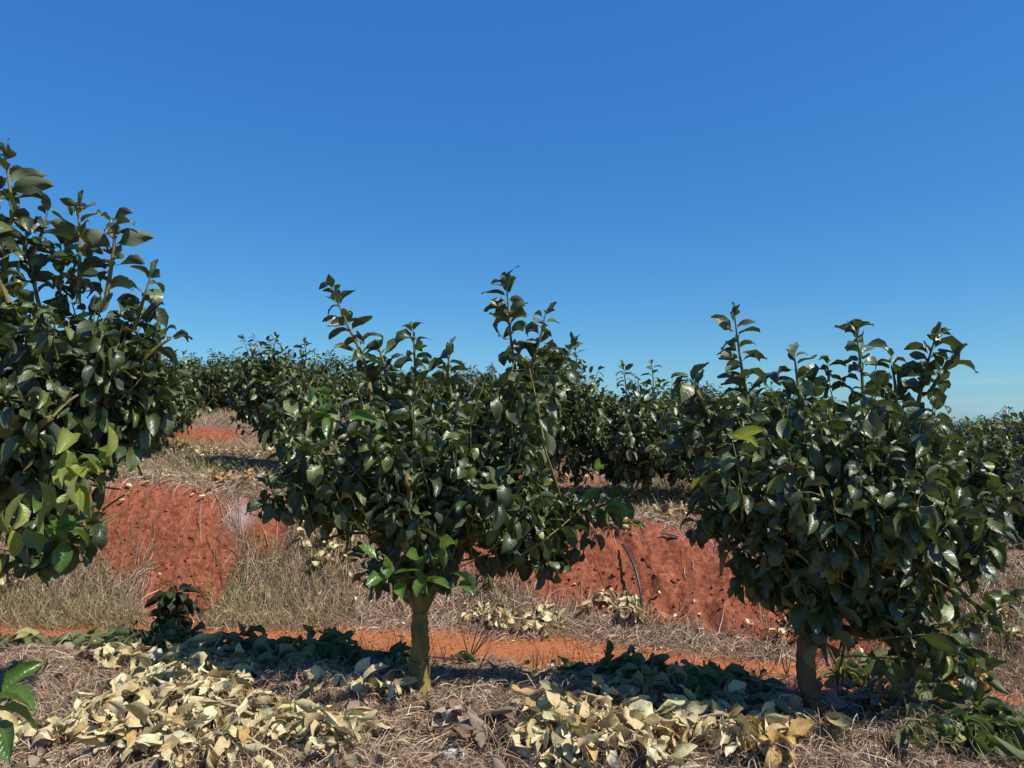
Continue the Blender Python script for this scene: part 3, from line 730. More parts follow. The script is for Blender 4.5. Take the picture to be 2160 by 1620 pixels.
# left tree
Yl = 3.7; b2 = on((-2.75, 3.7, 0))
root_l, n3 = build_tree('pomelo_tree', 'left tree cut by the frame edge, tallest, with yellowing leaves low on its right', b2,
    [b2, P(-115, 1430, Yl), P(-110, 1350, Yl), P(-100, 1270, Yl)],
    [[P(-100, 1300, Yl), P(-60, 1150, Yl), P(60, 1000, Yl), P(160, 860, Yl), P(215, 700, Yl)],
     [P(-100, 1300, Yl), P(-80, 1050, Yl + .1), P(-10, 800, Yl + .1), P(10, 600, Yl), P(20, 470, Yl)],
     [P(-100, 1300, Yl), P(-60, 1100, Yl - .2), P(20, 950, Yl - .3), P(110, 880, Yl - .35)],
     [P(-100, 1300, Yl), P(-40, 1240, Yl - .05), P(60, 1170, Yl - .1), P(140, 1140, Yl - .1)],
     [P(-100, 1300, Yl), P(20, 1080, Yl + .25), P(160, 930, Yl + .35), P(290, 830, Yl + .2)],
     [P(-100, 1300, Yl), P(-160, 1050, Yl), P(-220, 850, Yl)]],
    PB(Yl, [(10, 650, 0, 60, 50, 1.4), (60, 740, 0, 130, 100, 1.8), (190, 720, 0, 110, 100, 1.8), (250, 800, 0.05, 90, 90, 1.7), (90, 835, -.1, 140, 75, 1.6), (265, 665, 0.05, 55, 50, 1.4),
        (-120, 750, 0, 130, 140, 1.5), (20, 950, -.1, 100, 60, 1.6), (-120, 950, 0, 110, 100, 1.5), (-60, 600, 0, 80, 70, 1.4), (210, 825, .1, 90, 42, 1.5), (150, 650, .1, 50, 35, 1.3),
        (50, 1020, -.1, 60, 45, 1.3), (120, 980, -.1, 60, 45, 1.3), (20, 1130, -.1, 60, 40, 1.2), (110, 1150, -.1, 60, 35, 1.2), (300, 740, .05, 60, 60, 1.3), (150, 855, -.05, 90, 40, 1.5), (290, 838, .15, 50, 35, 1.4), (330, 800, .2, 45, 50, 1.2)]),
    PT(Yl, [[(10, 560, 0), (25, 440, 0), (8, 322, 0)], [(165, 640, 0), (168, 540, 0), (165, 435, 0)], [(222, 640, 0), (238, 540, -.02), (243, 470, -.03)], [(60, 560, .05), (85, 500, .05), (100, 450, .05)],
        [(280, 700, .05), (300, 640, .05), (315, 590, .05)], [(300, 760, 0), (335, 730, 0), (360, 715, 0)], [(-60, 480, 0), (-50, 400, 0), (-45, 330, 0)], [(95, 700, .1), (70, 590, .1), (55, 520, .1)], [(20, 640, -.1), (-20, 540, -.1), (-25, 470, -.1)],
        [(20, 1130, -.15), (110, 1110, -.18), (185, 1110, -.2)], [(100, 970, -.2), (160, 985, -.25), (195, 1010, -.27)], [(120, 640, .1), (130, 580, .1), (128, 520, .1)],
        [(290, 840, .1), (320, 830, .1), (345, 850, .1)]], 0.0),
    rng, leaf=0.156, n_obj=300, group='trees of the front row', trunk_r=(0.056, 0.05),
    extra=[(P(168, 960, Yl - .55), 14, 0.15, 'leaf_yellow', (.2, -.4, -.5), 0.6), (P(110, 1000, Yl - .55), 7, 0.14, 'leaf_yellow', (.1, -.3, -.8), 0.5),
           (P(30, 1080, Yl - .35), 4, 0.15, 'leaf_yellow', (-.1, -.2, -.8), 0.4), (P(100, 1115, Yl - .35), 9, 0.15, 'leaf_young', (.5, -.5, -.2), 0.6)])
print('near leaves', n1, n2, n3)

# second row, on the bench above the bank
def local_tree(name, label, base, top_z, rng, wid=0.75, leaders=(), **kw):
    base = np.asarray(base, float); H = top_z - base[2]
    c = base + np.array([0, 0, 0])
    fork = c + np.array([rng.normal() * .03, rng.normal() * .03, 0.30 * H])
    cz = H * 0.52; rz = H * 0.36
    blobs = []
    for k in range(8):
        a = k / 8 * 6.28 + rng.uniform(-.3, .3)
        blobs.append((c + np.array([math.cos(a) * wid * .5, math.sin(a) * wid * .5, cz + rng.uniform(-.2, .2) * H]), (wid * .48, wid * .48, rz * rng.uniform(.6, .85))))
    blobs.append((c + np.array([0, 0, cz + .1 * H]), (wid * .6, wid * .6, rz)))
    limbs = [[fork, fork * .5 + b[0] * .5 + np.array([0, 0, -.05]), b[0]] for b in blobs]
    tops = []
    if not leaders: leaders = [(rng.uniform(-.5, .5) * wid, rng.uniform(.75, 1.0)) for _ in range(4)]
    for dx, f in leaders:
        q = c + np.array([dx * 0.8, rng.uniform(-.3, .3) * wid, H * min(.72, f - .25)])
        tops.append(([q, q * .5 + np.array([c[0] + dx, q[1], c[2] + H * f]) * .5 + rng.normal(size=3) * .02, np.array([c[0] + dx, q[1], c[2] + H * f])], 0.12))
    return build_tree(name, label, base, [base, (base + fork) / 2 + rng.normal(size=3) * .015, fork], limbs, blobs, tops, rng, trunk_r=(0.045, 0.036), nt=8, **kw)

ROW2 = [   # px of trunk, depth, top pixel, half width, leaders (offset m, height share), label
 (70, 9.2, 730, 0.8, (), 'upper terrace tree seen through the gaps of the left tree'),
 (305, 9.4, 740, 0.75, (), 'upper terrace tree just right of the left tree crown'),
 (598, 8.9, 712, 0.62, ((-.06, .98), (.22, .96), (-.35, .82)), 'upper terrace tree with a forked top left of the middle tree'),
 (905, 9.0, 765, 0.75, (), 'upper terrace tree hidden behind the middle tree crown'),
 (1165, 8.6, 735, 0.62, ((.25, 1.0), (.1, .9), (.35, .84)), 'upper terrace tree rising at the right shoulder of the middle tree'),
 (1362, 8.4, 770, 0.72, ((-.22, 1.0), (.06, .995), (-.45, .8), (.5, .9)), 'upper terrace tree with twin upright shoots between the two nearer trees'),
 (1600, 8.2, 800, 0.75, (), 'upper terrace tree behind the left half of the right tree'),
 (1850, 7.8, 830, 0.7, (), 'upper terrace tree behind the middle of the right tree'),
 (2070, 7.4, 878, 0.7, (), 'upper terrace tree beside the right flank of the right tree'),
 (2215, 6.7, 850, 0.70, (), 'upper terrace tree cut by the right frame edge'),
]
for k, (px, Yd, ty, wid, ld, lab) in enumerate(ROW2):
    rg = np.random.default_rng(100 + k)
    b = on((P(px, 900, Yd)[0], Yd, 0)); top = P(px, ty, Yd)[2]
    local_tree('pomelo_tree', lab, b, top, rg, wid * 1.15, ld, leaf=0.14, n_obj=110, tl=T_LOW, tlkey='low', group='trees of the upper terrace', dens=1.15, bark='bark' if k % 3 else 'bark_b', spacing=0.036)

# rows beyond: copies of four trees
protos = []
for k in range(4):
    rg = np.random.default_rng(200 + k)
    r, n = local_tree('pomelo_tree', 'x', (0, 0, 0), 2.1, rg, 1.1, (), leaf=0.16, n_obj=0, tl=T_LOW, tlkey='low', group='trees on the skyline', dens=0.95, spacing=0.042)
    protos.append(r)
def copy_tree(root, loc, rz, sc, label):
    r = root.copy(); COL.objects.link(r); r.location = loc; r.rotation_euler = (0, 0, rz); r.scale = (sc[0], sc[0], sc[1])
    r['label'] = label
    for ch in root.children:
        c = ch.copy(); COL.objects.link(c); c.parent = r
    return r
FAR = []
for j, (px, Yd, ty) in enumerate([(20, 15, 745), (130, 16, 750), (240, 15, 755), (375, 17, 752), (432, 15.5, 742), (500, 16.5, 748), (560, 18, 770), (640, 15.5, 760), (705, 15, 740), (770, 17, 770), (850, 15, 775),
        (930, 16, 790), (1010, 15, 770), (1080, 16, 800), (1135, 17, 825), (1185, 15.5, 838), (1235, 17, 842), (1290, 15, 838), (1340, 16, 848), (1400, 15, 842), (1470, 14.5, 800), (1540, 16, 825), (1600, 15, 815),
        (1670, 15, 830), (1740, 14, 835), (1810, 15, 850), (1880, 15, 865), (1950, 13.5, 885), (2010, 13.5, 888), (2080, 12.5, 880), (2150, 12, 868), (2240, 12, 865)]):
    FAR.append((px, Yd, ty))
where = ['far left, behind the left tree crown', 'behind the left tree, second from the frame edge', 'behind the right side of the left tree crown', 'left of the grassy gap, just past the left tree', 'above the small red bank, with its trunk in view',
 'between the small red bank and the forked top tree', 'right behind the forked top tree', 'beside the left leader of the middle tree', 'under the left leader of the middle tree', 'behind the left half of the middle tree',
 'behind the short middle shoot of the middle tree', 'behind the centre of the middle tree', 'between the two leaders of the middle tree', 'behind the tall right leader', 'behind the right edge of the middle tree crown',
 'just right of the middle tree, first of the low run', 'above the dry grass gap', 'left of the twin upright shoots', 'behind the twin upright shoots', 'right of the twin upright shoots', 'behind the left shoulder of the right tree',
 'behind the left leader of the right tree', 'left of the small middle shoot of the right tree', 'behind the small middle shoot of the right tree', 'left of the central leader of the right tree', 'behind the central leader of the right tree',
 'left of the rightmost leader of the right tree', 'just right of the right tree, under the far crossarm pole', 'left of the guyed pole', 'below the guyed pole', 'at the right edge beside the guyed pole', 'past the right frame edge']
rr_ = random.Random(5)
for j, (px, Yd, ty) in enumerate(FAR):
    X0 = P(px, 900, Yd)[0]; z0 = float(ground(X0, Yd)); top = P(px, ty, Yd)[2]
    sc = max(0.35, (top - z0) / 2.15)
    sc *= 1.1; loc = (X0, Yd, z0 - 0.03); rz = rr_.uniform(0, 6.28)
    lab = 'skyline tree ' + where[j]
    if j < 4:
        r = protos[j]; r.location = loc; r.rotation_euler = (0, 0, rz); r.scale = (max(sc, 0.8), max(sc, 0.8), sc); r['label'] = lab
    else:
        copy_tree(protos[j % 4], loc, rz, (max(sc, 0.8) * rr_.uniform(0.92, 1.1), sc), lab)
# last rows, past the brow of the hill: only their tops show
k = 0
for Yd, step, off in ((20, 1.9, 0), (25, 2.0, 0.7)):
    for X0 in np.arange(-14 - Yd * .1, 17 + Yd * .2, step):
        px = 1080 + X0 / Yd * FPX
        if px < -60 or px > 2230: continue
        ty = float(np.interp(px, [0, 500, 1000, 1200, 1900, 2200], [765, 770, 815, 850, 886, 885])) + (14 if Yd == 20 else 8) + rr_.uniform(-6, 8)
        z0 = float(ground(X0, Yd)); top = P(px, ty, Yd)[2]
        sc = max(0.45, (top - z0) / 2.15)
        copy_tree(protos[k % 4], (X0 + off * .3, Yd, z0 - .03), rr_.uniform(0, 6.28), (max(0.9, sc), sc), 'distant tree past the brow of the hill showing only its top')['group'] = 'distant trees past the brow'
        k += 1

# ------------------------------------------------------------------ cut boughs
def bough(label, p, q, n, half, hh, mat, rng, leaf=0.13, stand=False, tlk=None, cat='cut branch', group='cut boughs heaped along the row', lift=0.05, name='cut_bough'):
    tl = T_WILT if mat in ('wilt', 'wilt_grey', 'wilt_shaded') else T_DRY; key = 'wilt' if tl is T_WILT else 'dry'
    p = on(p); q = on(q)
    root = thing(name, label, cat, tuple(p), group)
    twm = M['drytwig'] if mat in ('dry', 'dry_orange', 'brown') else M['twig']
    if stand: q = p + np.array([0.03, 0.12, 0.36])
    mid = (p + q) / 2 + np.array([rng.normal() * .03, rng.normal() * .03, 0])
    path = bez(p, mid, q, 10)
    if not stand:
        sl = 0.055 if mat == 'dry' and hh > 0.02 else 0.02
        path[:, 2] = ground(path[:, 0], path[:, 1]) + sl + (0.025 + sl * .5) * np.sin(np.linspace(0, math.pi, 10)) + rng.normal(size=10) * .006
    V, Qd, U = tube(path, np.linspace(0.0125, 0.005, 10), 6)
    obj('stem', mesh_np('stem', V - p, Qd, twm, U), root)
    tw = MB(); Pos = []; D = []
    dirv = q - p; dirv /= np.linalg.norm(dirv) + 1e-9; perp = np.array([-dirv[1], dirv[0], 0.0]); perp /= np.linalg.norm(perp) + 1e-9
    nt = max(3, n // 7)
    for k in range(nt):
        t = (k + rng.uniform(0.1, 0.9)) / nt
        a = path[int(t * 9)]
        sd = (1 if k % 2 else -1)
        e = a + perp * sd * half * rng.uniform(.5, 1.1) + dirv * rng.uniform(-.02, .1)
        if stand: e = a + rng.normal(size=3) * np.array([half * .9, half * .6, 0.03]) * (1.3 - t)
        else: e[2] = float(ground(e[0], e[1])) + rng.uniform(0.015, lift + 0.05)
        pt = bez(a, (a + e) / 2 + np.array([0, 0, .02]), e, 5)
        V, Qd, U = tube(pt, np.linspace(0.004, 0.002, 5), 4, cap=False); tw.add(V - p, Qd, U)
        m = n // nt + 1
        for j in range(m):
            f = rng.uniform(0.05, 1)
            b = pt[int(f * 4)] + rng.normal(size=3) * 0.012
            yaw = rng.normal() * 1.1
            td = (e - a); td[2] = 0; td /= np.linalg.norm(td) + 1e-9
            c, s = math.cos(yaw), math.sin(yaw)
            dd = np.array([td[0] * c - td[1] * s, td[0] * s + td[1] * c, rng.uniform(-1.1, 0.6)])
            dd[1] -= 0.25
            if stand: dd = rng.normal(size=3) * 0.6 + np.array([0, -.4, -.5])
            Pos.append(b); D.append(dd)
    obj('twigs', tw.mesh('twigs', twm), root, 'stuff')
    Pos = np.array(Pos); D = np.array(D)
    S = leaf * rng.uniform(0.6, 1.25, len(Pos))
    if not stand:     # keep leaf bases and tips above the ground
        g0 = ground(Pos[:, 0], Pos[:, 1]); Pos[:, 2] = np.maximum(Pos[:, 2], g0 + 0.012)
        un = D / np.linalg.norm(D, axis=1)[:, None]
        tip = Pos + un * S[:, None]
        g1 = ground(tip[:, 0], tip[:, 1]) + 0.02
        dz = np.maximum(g1 - tip[:, 2], 0); tip[:, 2] += dz; D = tip - Pos
    R = frames(D, rng.normal(size=len(D)) * 0.8, rng)
    alt = rng.uniform(0, 1, len(Pos)) if mat == 'dry' else np.ones(len(Pos))
    for lo, hi, mt in ((0.14, 2, mat), (0.09, 0.14, 'wilt_grey'), (0.04, 0.09, 'dry_orange'), (-1, 0.04, 'brown')):
        i = (alt >= lo) & (alt < hi)
        if i.any(): leaf_objects(tmesh(key, tl, mt), Pos[i], R[i], S[i], rng, p, root)
    return root

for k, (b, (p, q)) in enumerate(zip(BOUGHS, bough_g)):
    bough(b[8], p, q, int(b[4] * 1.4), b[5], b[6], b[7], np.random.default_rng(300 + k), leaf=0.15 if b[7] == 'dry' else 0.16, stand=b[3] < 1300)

BANK = [  # heaps on the bank and the terrace above
 (650, 1130, 760, 1165, 60, 0.14, 'dry', 0.13, 'cream leaf heap hanging over the bank left of the middle trunk'),
 (1000, 1305, 1195, 1335, 70, 0.11, 'dry', 0.12, 'strip of tan dry leaves on straw beside the track right of the middle trunk'),
 (1245, 1270, 1365, 1300, 46, 0.09, 'dry', 0.12, 'small cream leaf strip at the foot of the leaning hose'),
 (1275, 1090, 1310, 1140, 34, 0.10, 'dry', 0.13, 'bunch of cream leaves hanging above the leaning hose'),
 (0, 1215, 70, 1235, 34, 0.12, 'dry', 0.13, 'pale dry bunch at the left edge below the low sprig'),
 (445, 1018, 560, 1030, 44, 0.12, 'dry_orange', 0.13, 'orange tan leaf strip on the bank top left of the middle tree'),
 (300, 960, 420, 950, 40, 0.25, 'dry', 0.13, 'pale yellow heap of leaves on the upper terrace right of the weeds'),
 (430, 955, 600, 965, 44, 0.22, 'dry', 0.13, 'line of pale leaves running along the upper terrace'),
 (1370, 1090, 1490, 1075, 46, 0.25, 'dry', 0.13, 'bleached leaves in the grass left of the right tree'),
 (2010, 1130, 2150, 1160, 60, 0.22, 'wilt_grey', 0.13, 'grey green heap on the bench behind the right tree'),
 (1190, 1010, 1290, 1020, 24, 0.25, 'dry', 0.13, 'scattered pale leaves on the terrace right of the middle tree'),
 (2090, 1330, 2155, 1350, 20, 0.10, 'dry', 0.11, 'thin pale leaves on the straw slope at the right edge'),
 (1655, 1330, 1690, 1345, 16, 0.06, 'dry', 0.10, 'tuft of pale leaves behind the top of the right trunk'),
]
for k, (a, b_, c, d, n, half, mat, lf, lab) in enumerate(BANK):
    bough(lab, G(a, b_), G(c, d), n, half, 0, mat, np.random.default_rng(400 + k), leaf=lf, group='leaf heaps on the bank and upper terrace')

# ------------------------------------------------------------------ straw, dry grass, litter (stuff)
def strands(name, label, x, y, rng, length, width, lift, cols, mat='strand', curl=1.0, upright=0.0, head=None, npt=4):
    n = len(x)
    L = rng.uniform(*length, n); a = rng.uniform(0, 6.28, n) if head is None else head(x, y, rng)
    c = rng.normal(size=n) * curl
    t = np.linspace(0, 1, npt)
    pts = np.zeros((n, npt, 3))
    px, py = x.copy(), y.copy(); lf = rng.uniform(*lift, n)
    hor = np.sqrt(np.clip(1 - upright * rng.uniform(0.6, 1.0, n), 0.02, 1))
    for k in range(npt):
        if k:
            an = a + c * t[k]
            px = px + np.cos(an) * L / (npt - 1) * hor; py = py + np.sin(an) * L / (npt - 1) * hor
        if upright > 0: h = lf * t[k] ** 0.8
        else: h = lf * np.sin(np.pi * np.clip(t[k] * 0.85 + 0.08, 0, 1)) 
        pts[:, k, 0] = px; pts[:, k, 1] = py; pts[:, k, 2] = h
    g = ground(pts[..., 0].ravel(), pts[..., 1].ravel()).reshape(n, npt)
    if upright > 0: pts[..., 2] += g[:, :1] * (1 - t) + np.maximum(g, g[:, :1]) * t + 0.0
    else: pts[..., 2] += g + 0.004
    T = np.gradient(pts, axis=1)
    rv = rng.normal(size=(n, 1, 3)); W = np.cross(T, rv); W /= np.linalg.norm(W, axis=2)[..., None] + 1e-9
    w = rng.uniform(*width, n)[:, None, None] * np.array([0.8, 1, 0.9, 0.3])[None, :npt, None] * 0.5
    V = np.stack([pts - W * w, pts + W * w], 2).reshape(-1, 3)
    base = (np.arange(n) * npt * 2)[:, None, None]
    q = np.array([[2 * k, 2 * k + 1, 2 * k + 3, 2 * k + 2] for k in range(npt - 1)])
    Qd = (q[None] + base).reshape(-1, 4)
    cols = np.asarray(cols, float)
    ci = rng.integers(0, len(cols), n); C = cols[ci] * rng.uniform(0.7, 1.25, (n, 1))
    C = np.repeat(C, npt * 2, axis=0)
    o = obj(name, mesh_np(name, V, Qd, M[mat], tint=C), kind='stuff'); o['label'] = label
    return o

def scatter(n, x0, x1, y0, y1, rng, dens=None):
    x = rng.uniform(x0, x1, n * 3); y = rng.uniform(y0, y1, n * 3)
    d = dens(x, y) if dens else np.ones_like(x)
    keep = rng.uniform(0, 1, n * 3) < d
    return x[keep][:n], y[keep][:n]

STRAW = [(0.46, 0.31, 0.20), (0.34, 0.22, 0.145), (0.56, 0.41, 0.28), (0.24, 0.155, 0.10), (0.42, 0.27, 0.18), (0.66, 0.54, 0.40), (0.32, 0.25, 0.14), (0.20, 0.13, 0.09)]
GRASS = [(0.38, 0.29, 0.14), (0.28, 0.20, 0.10), (0.46, 0.36, 0.20), (0.21, 0.19, 0.075), (0.38, 0.25, 0.15), (0.24, 0.23, 0.09)]
rs = np.random.default_rng(21)
def d_front(x, y):
    s = y - toe(x); return (s < -1.22) * np.where(s > -1.45, 0.7, 1.0) * (0.45 + 0.9 * vnoise(x * 3, y * 3, 50))
x, y = scatter(62000, -3.1, 3.1, 2.7, 5.6, rs, d_front)
strands('straw_mulch', 'pinkish tan straw mulch covering the front row strip', x, y, rs, (0.06, 0.24), (0.0022, 0.0045), (0.004, 0.045), STRAW, curl=1.6)
def d_bank(x, y):
    s = y - toe(x); so, rd, ash = soil_masks(x, y)
    return (s > -0.12 + 0.1 * (vnoise(x * 3, y * 3, 58) - .5)) * (s < 1.35) * np.clip(1 - 1.25 * so, 0, 1) * np.clip(1 - 1.1 * rd, 0, 1) * (0.4 + 0.9 * vnoise(x * 2, y * 2, 51))
x, y = scatter(62000, -5.6, 4.4, 4.2, 8.6, rs, d_bank)
strands('dry_straw', 'matted dry straw and dead grass on the cut bank', x, y, rs, (0.08, 0.28), (0.003, 0.0055), (0.005, 0.05), STRAW + [(0.5, 0.33, 0.24)], curl=1.3)
x, y = scatter(600, -5, 4, 4.6, 8.0, rs, lambda x, y: np.maximum(*soil_masks(x, y)[:2]))
strands('loose_straw', 'loose straw stalks strewn on the bare red earth', x, y, rs, (0.06, 0.2), (0.003, 0.005), (0.003, 0.02), STRAW, curl=0.8)
def d_grass(x, y):
    s = y - toe(x); so, rd, ash = soil_masks(x, y)
    zone = ((x < -3.1) & (s < 0.6)) * 1.0 + ((x > -2.7) & (x < -0.9) & (s < 0.75)) * 0.8 + ((x > 2.3) & (s < 0.8)) * 0.6 + 0.12
    return np.clip(zone, 0, 1) * (s > -0.12) * (s < 1.1) * (1 - 0.97 * so) * (vnoise(x * 2.5, y * 2.5, 52) > 0.3)
x, y = scatter(26000, -5.6, 4.2, 4.4, 8.2, rs, d_grass)
strands('dry_grass', 'standing brownish grass on the lower bank', x, y, rs, (0.10, 0.26), (0.0025, 0.0045), (0.06, 0.19), GRASS, curl=0.7, upright=0.85)
def d_bench(x, y):
    s = y - toe(x); so, rd, ash = soil_masks(x, y)
    return (s > 0.9) * (1 - 0.9 * so) * (0.3 + vnoise(x * 1.2, y * 1.2, 53))
x, y = scatter(46000, -9.5, 8, 6.2, 17, rs, d_bench)
strands('terrace_grass', 'short dry grass on the upper terrace', x, y, rs, (0.10, 0.26), (0.004, 0.009), (0.03, 0.14), GRASS + STRAW[:2], curl=0.8, upright=0.7)
# dark stubble at the near edge of the track
x, y = scatter(2200, -1.6, 2.9, 4.0, 5.9, rs, lambda x, y: np.exp(-((y - toe(x) + 1.45) / 0.12) ** 2) * (vnoise(x * 4, y, 54) > 0.42))
strands('dark_stubble', 'thin dark weed stalks along the near edge of the track', x, y, rs, (0.05, 0.18), (0.003, 0.005), (0.05, 0.20), [(0.05, 0.04, 0.03), (0.09, 0.07, 0.05), (0.06, 0.08, 0.03)], curl=0.8, upright=0.85)
# green tinge
def near_px(lst):
    c = [(G(px, py), r) for px, py, r in lst]
    return lambda x, y: np.clip(sum(np.exp(-(((x - g_[0]) / r) ** 2 + ((y - g_[1]) / (r * .8)) ** 2)) for g_, r in c), 0, 1)
x, y = scatter(15000, -5.8, 4.6, 4.4, 12, rs, near_px([(260, 975, 0.5), (330, 955, .4), (60, 1290, 0.5), (200, 1270, .5), (480, 1240, .3), (500, 1200, .3), (640, 1215, .3), (460, 990, .5), (1400, 1050, .5), (1460, 1030, .5), (2080, 1120, .4), (1060, 1240, .15), (1230, 960, .6), (1700, 1290, .3), (1950, 1380, .3)]))
strands('green_grass', 'sparse grey green weeds in the dry grass', x, y, rs, (0.08, 0.22), (0.004, 0.007), (0.05, 0.17), [(0.12, 0.15, 0.045), (0.18, 0.20, 0.07), (0.25, 0.25, 0.11), (0.32, 0.27, 0.13)], mat='blade', curl=0.8, upright=0.8)

def litter(name, label, n, box, dens, mat, size, seed, tl):
    r = np.random.default_rng(seed)
    x, y = scatter(n, *box, r, dens)
    Pp = np.stack([x, y, ground(x, y) + r.uniform(0.01, 0.04, len(x))], 1)
    D = np.stack([np.cos(a := r.uniform(0, 6.28, len(x))), np.sin(a), r.uniform(-.15, .5, len(x))], 1)
    tip = Pp + D * size; D[:, 2] += np.maximum(ground(tip[:, 0], tip[:, 1]) + 0.01 - tip[:, 2], 0) / size
    o = obj(name, merge_leaves(name, tl, mat, Pp, frames(D, r.normal(size=len(x)) * .7, r), size * r.uniform(.5, 1.2, len(x)), r, np.zeros(3)), kind='stuff')
    o['label'] = label
x, y = scatter(4200, -3, 3, 2.8, 5.1, rs, lambda x, y: d_front(x, y) * (vnoise(x * 5, y * 5, 57) > 0.62))
strands('straw_tufts', 'clumps of straw standing out of the mulch', x, y, rs, (0.08, 0.2), (0.0025, 0.0045), (0.05, 0.13), STRAW, curl=1.0, upright=0.5)
x, y = scatter(700, -3, 3, 2.8, 5.2, rs, d_front)
strands('dead_stalks', 'thicker dead stalks and twigs lying in the straw', x, y, rs, (0.12, 0.38), (0.005, 0.009), (0.01, 0.07), [(0.5, 0.42, 0.3), (0.16, 0.10, 0.07), (0.34, 0.26, 0.16)], curl=0.5)
x, y = scatter(2600, -3, 3, 2.9, 4.7, rs, lambda x, y: (vnoise(x * 2.2, y * 2.2, 66) > 0.5) * d_front(x, y))
strands('straw_over_heaps', 'long pale straw lying over the leaf heaps', x, y, rs, (0.1, 0.3), (0.002, 0.004), (0.05, 0.13), STRAW, curl=1.2)
litter('leaf_litter', 'brown and grey fallen leaves scattered through the straw', 1100, (-3, 3, 2.8, 5.4), d_front, 'brown', 0.10, 31, T_DRY)
litter('pale_leaf_litter', 'scattered pale dry leaves between the heaps', 260, (-3, 3, 2.9, 5.3), d_front, 'wilt_grey', 0.12, 32, T_DRY)
litter('terrace_leaf_litter', 'small pale fallen leaves on the upper terrace and bank', 1400, (-8, 7, 6.2, 14), lambda x, y: (y - toe(x) > 0.75) * (vnoise(x * 1.1, y * 1.5, 60) > 0.52), 'dry', 0.09, 33, T_LOW)
litter('slope_leaf_litter', 'small tan leaf scraps on the straw by the track', 260, (-4, 4, 4.6, 7.2), lambda x, y: (y - toe(x) > -0.15) * (y - toe(x) < 0.5) * 1.0, 'dry', 0.06, 34, T_LOW)

# soil clods on the bare bank
def clods(name, label, n, dens, size, seed, box):
    r = np.random.default_rng(seed); x, y = scatter(n, *box, r, dens); mb = MB()
    ph = np.array([[sx, sy, sz] for sz in (-1, 1) for sy in (-1, 1) for sx in (-1, 1)], float) * .6
    F = np.array([[0, 2, 3, 1], [4, 5, 7, 6], [0, 1, 5, 4], [2, 6, 7, 3], [0, 4, 6, 2], [1, 3, 7, 5]])
    z = ground(x, y)
    for i in range(len(x)):
        s = size * r.uniform(.3, 1.3); V = ph * s * r.uniform(.6, 1.2, 3) + r.normal(size=(8, 3)) * s * .18
        mb.add(V + [x[i], y[i], z[i] + s * .15], F, None, np.array([1.0, 0, 0]))
    o = obj(name, mb.mesh(name, M['ground'], False), kind='stuff'); o['label'] = label
clods('earth_clods', 'crumbly red clods on the bare earth of the bank', 2200, lambda x, y: soil_masks(x, y)[0] * (0.2 + (y - toe(x) < 0.6)), 0.016, 41, (-5, 4, 4.5, 8))
clods('track_pebbles', 'small red crumbs on the dirt track', 900, lambda x, y: soil_masks(x, y)[1] * (y - toe(x) > -0.8), 0.009, 42, (-4, 3.6, 4.2, 7))

# ------------------------------------------------------------------ single plants and small things
def plant(name, label, base, n, h, leaf, mat, rng, spread=0.5, cat='plant', npl=6, stemmat='twig', group=None):
    base = on(base); root = thing(name, label, cat, tuple(base), group)
    lv = []
    for k in range(n):
        d = np.array([rng.normal() * spread, rng.normal() * spread, 1.0]); d /= np.linalg.norm(d)
        tip = base + d * h * rng.uniform(.6, 1.1)
        path = bez(base, (base + tip) / 2 + np.array([0, 0, h * .1]), tip, 6)
        V, Qd, U = tube(path, np.linspace(.004, .0015, 6), 4, cap=False)
        obj('stem', mesh_np('stem', V - base, Qd, M[stemmat], U), root)
        if leaf: shoot_leaves(path, rng, leaf, h / npl, 0.25, 0.0, lv)
    if leaf:
        A = np.array(lv)
        leaf_objects(tmesh('lowp', T_LOW, mat), A[:, :3], frames(A[:, 3:6], rng.normal(size=len(A)) * .4, rng), A[:, 6], rng, base, root)
    return root
plant('leafy_weed', 'bright green leafy weed at the foot of the bank right of the middle trunk', G(1040, 1250), 9, 0.26, 0.055, 'leaf_young', np.random.default_rng(51), 0.45, 'weed', 8)
plant('leafy_weed', 'pale green weed tuft on the upper terrace beside the left tree', G(275, 985), 9, 0.34, 0.07, 'wilt', np.random.default_rng(52), 0.5, 'weed', 7)
plant('leafy_weed', 'yellow green seedling on the upper terrace above the pale heap', G(385, 948), 5, 0.35, 0.09, 'leaf_yellow', np.random.default_rng(53), 0.4, 'weed', 5)
plant('leafy_weed', 'dark low weed patch on the bank top left of the middle tree', G(490, 1000), 9, 0.2, 0.07, 'wilt', np.random.default_rng(54), 1.4, 'weed', 6)
plant('seedling', 'small white green seedling standing in the right dry heap', G(1455, 1560), 3, 0.12, 0.06, 'leaf_young', np.random.default_rng(55), 0.5, 'seedling', 4)

# bright citrus sprig entering at the lower left, close to the camera
def sprig():
    r = np.random.default_rng(61); Ys = 2.45
    p = np.array([-2.05, Ys, 0.0]); base = on(p); root = thing('young_sprout', 'glossy bright green young sprout at the left edge near the bottom corner', 'sprout', tuple(base))
    tip = P(-10, 1500, Ys)
    path = bez(base, (base + tip) / 2 + np.array([-.05, 0, .05]), tip, 8)
    V, Qd, U = tube(path, np.linspace(.007, .004, 8), 6); obj('stem', mesh_np('stem', V - base, Qd, M['twig'], U), root)
    D = np.array([(1, -.2, .35), (1, -.3, -.05), (.75, -.3, -.45), (.15, -.4, -.9), (-.3, -.4, .8), (.3, .5, .6), (-1, .1, .1)], float)
    Pp = np.tile(tip, (7, 1)) + np.array([(0, 0, .03), (0.01, 0, 0), (0.0, 0, -.02), (0, 0, -.03), (0, 0, .03), (0, 0.02, .02), (0, 0, 0)])
    leaf_objects(tmesh('young', T_YOUNG, 'leaf_young'), Pp, frames(D, np.array([.5, -.3, .5, .3, 0, 0, 0]), r), np.full(7, .16), r, base, root)
sprig()

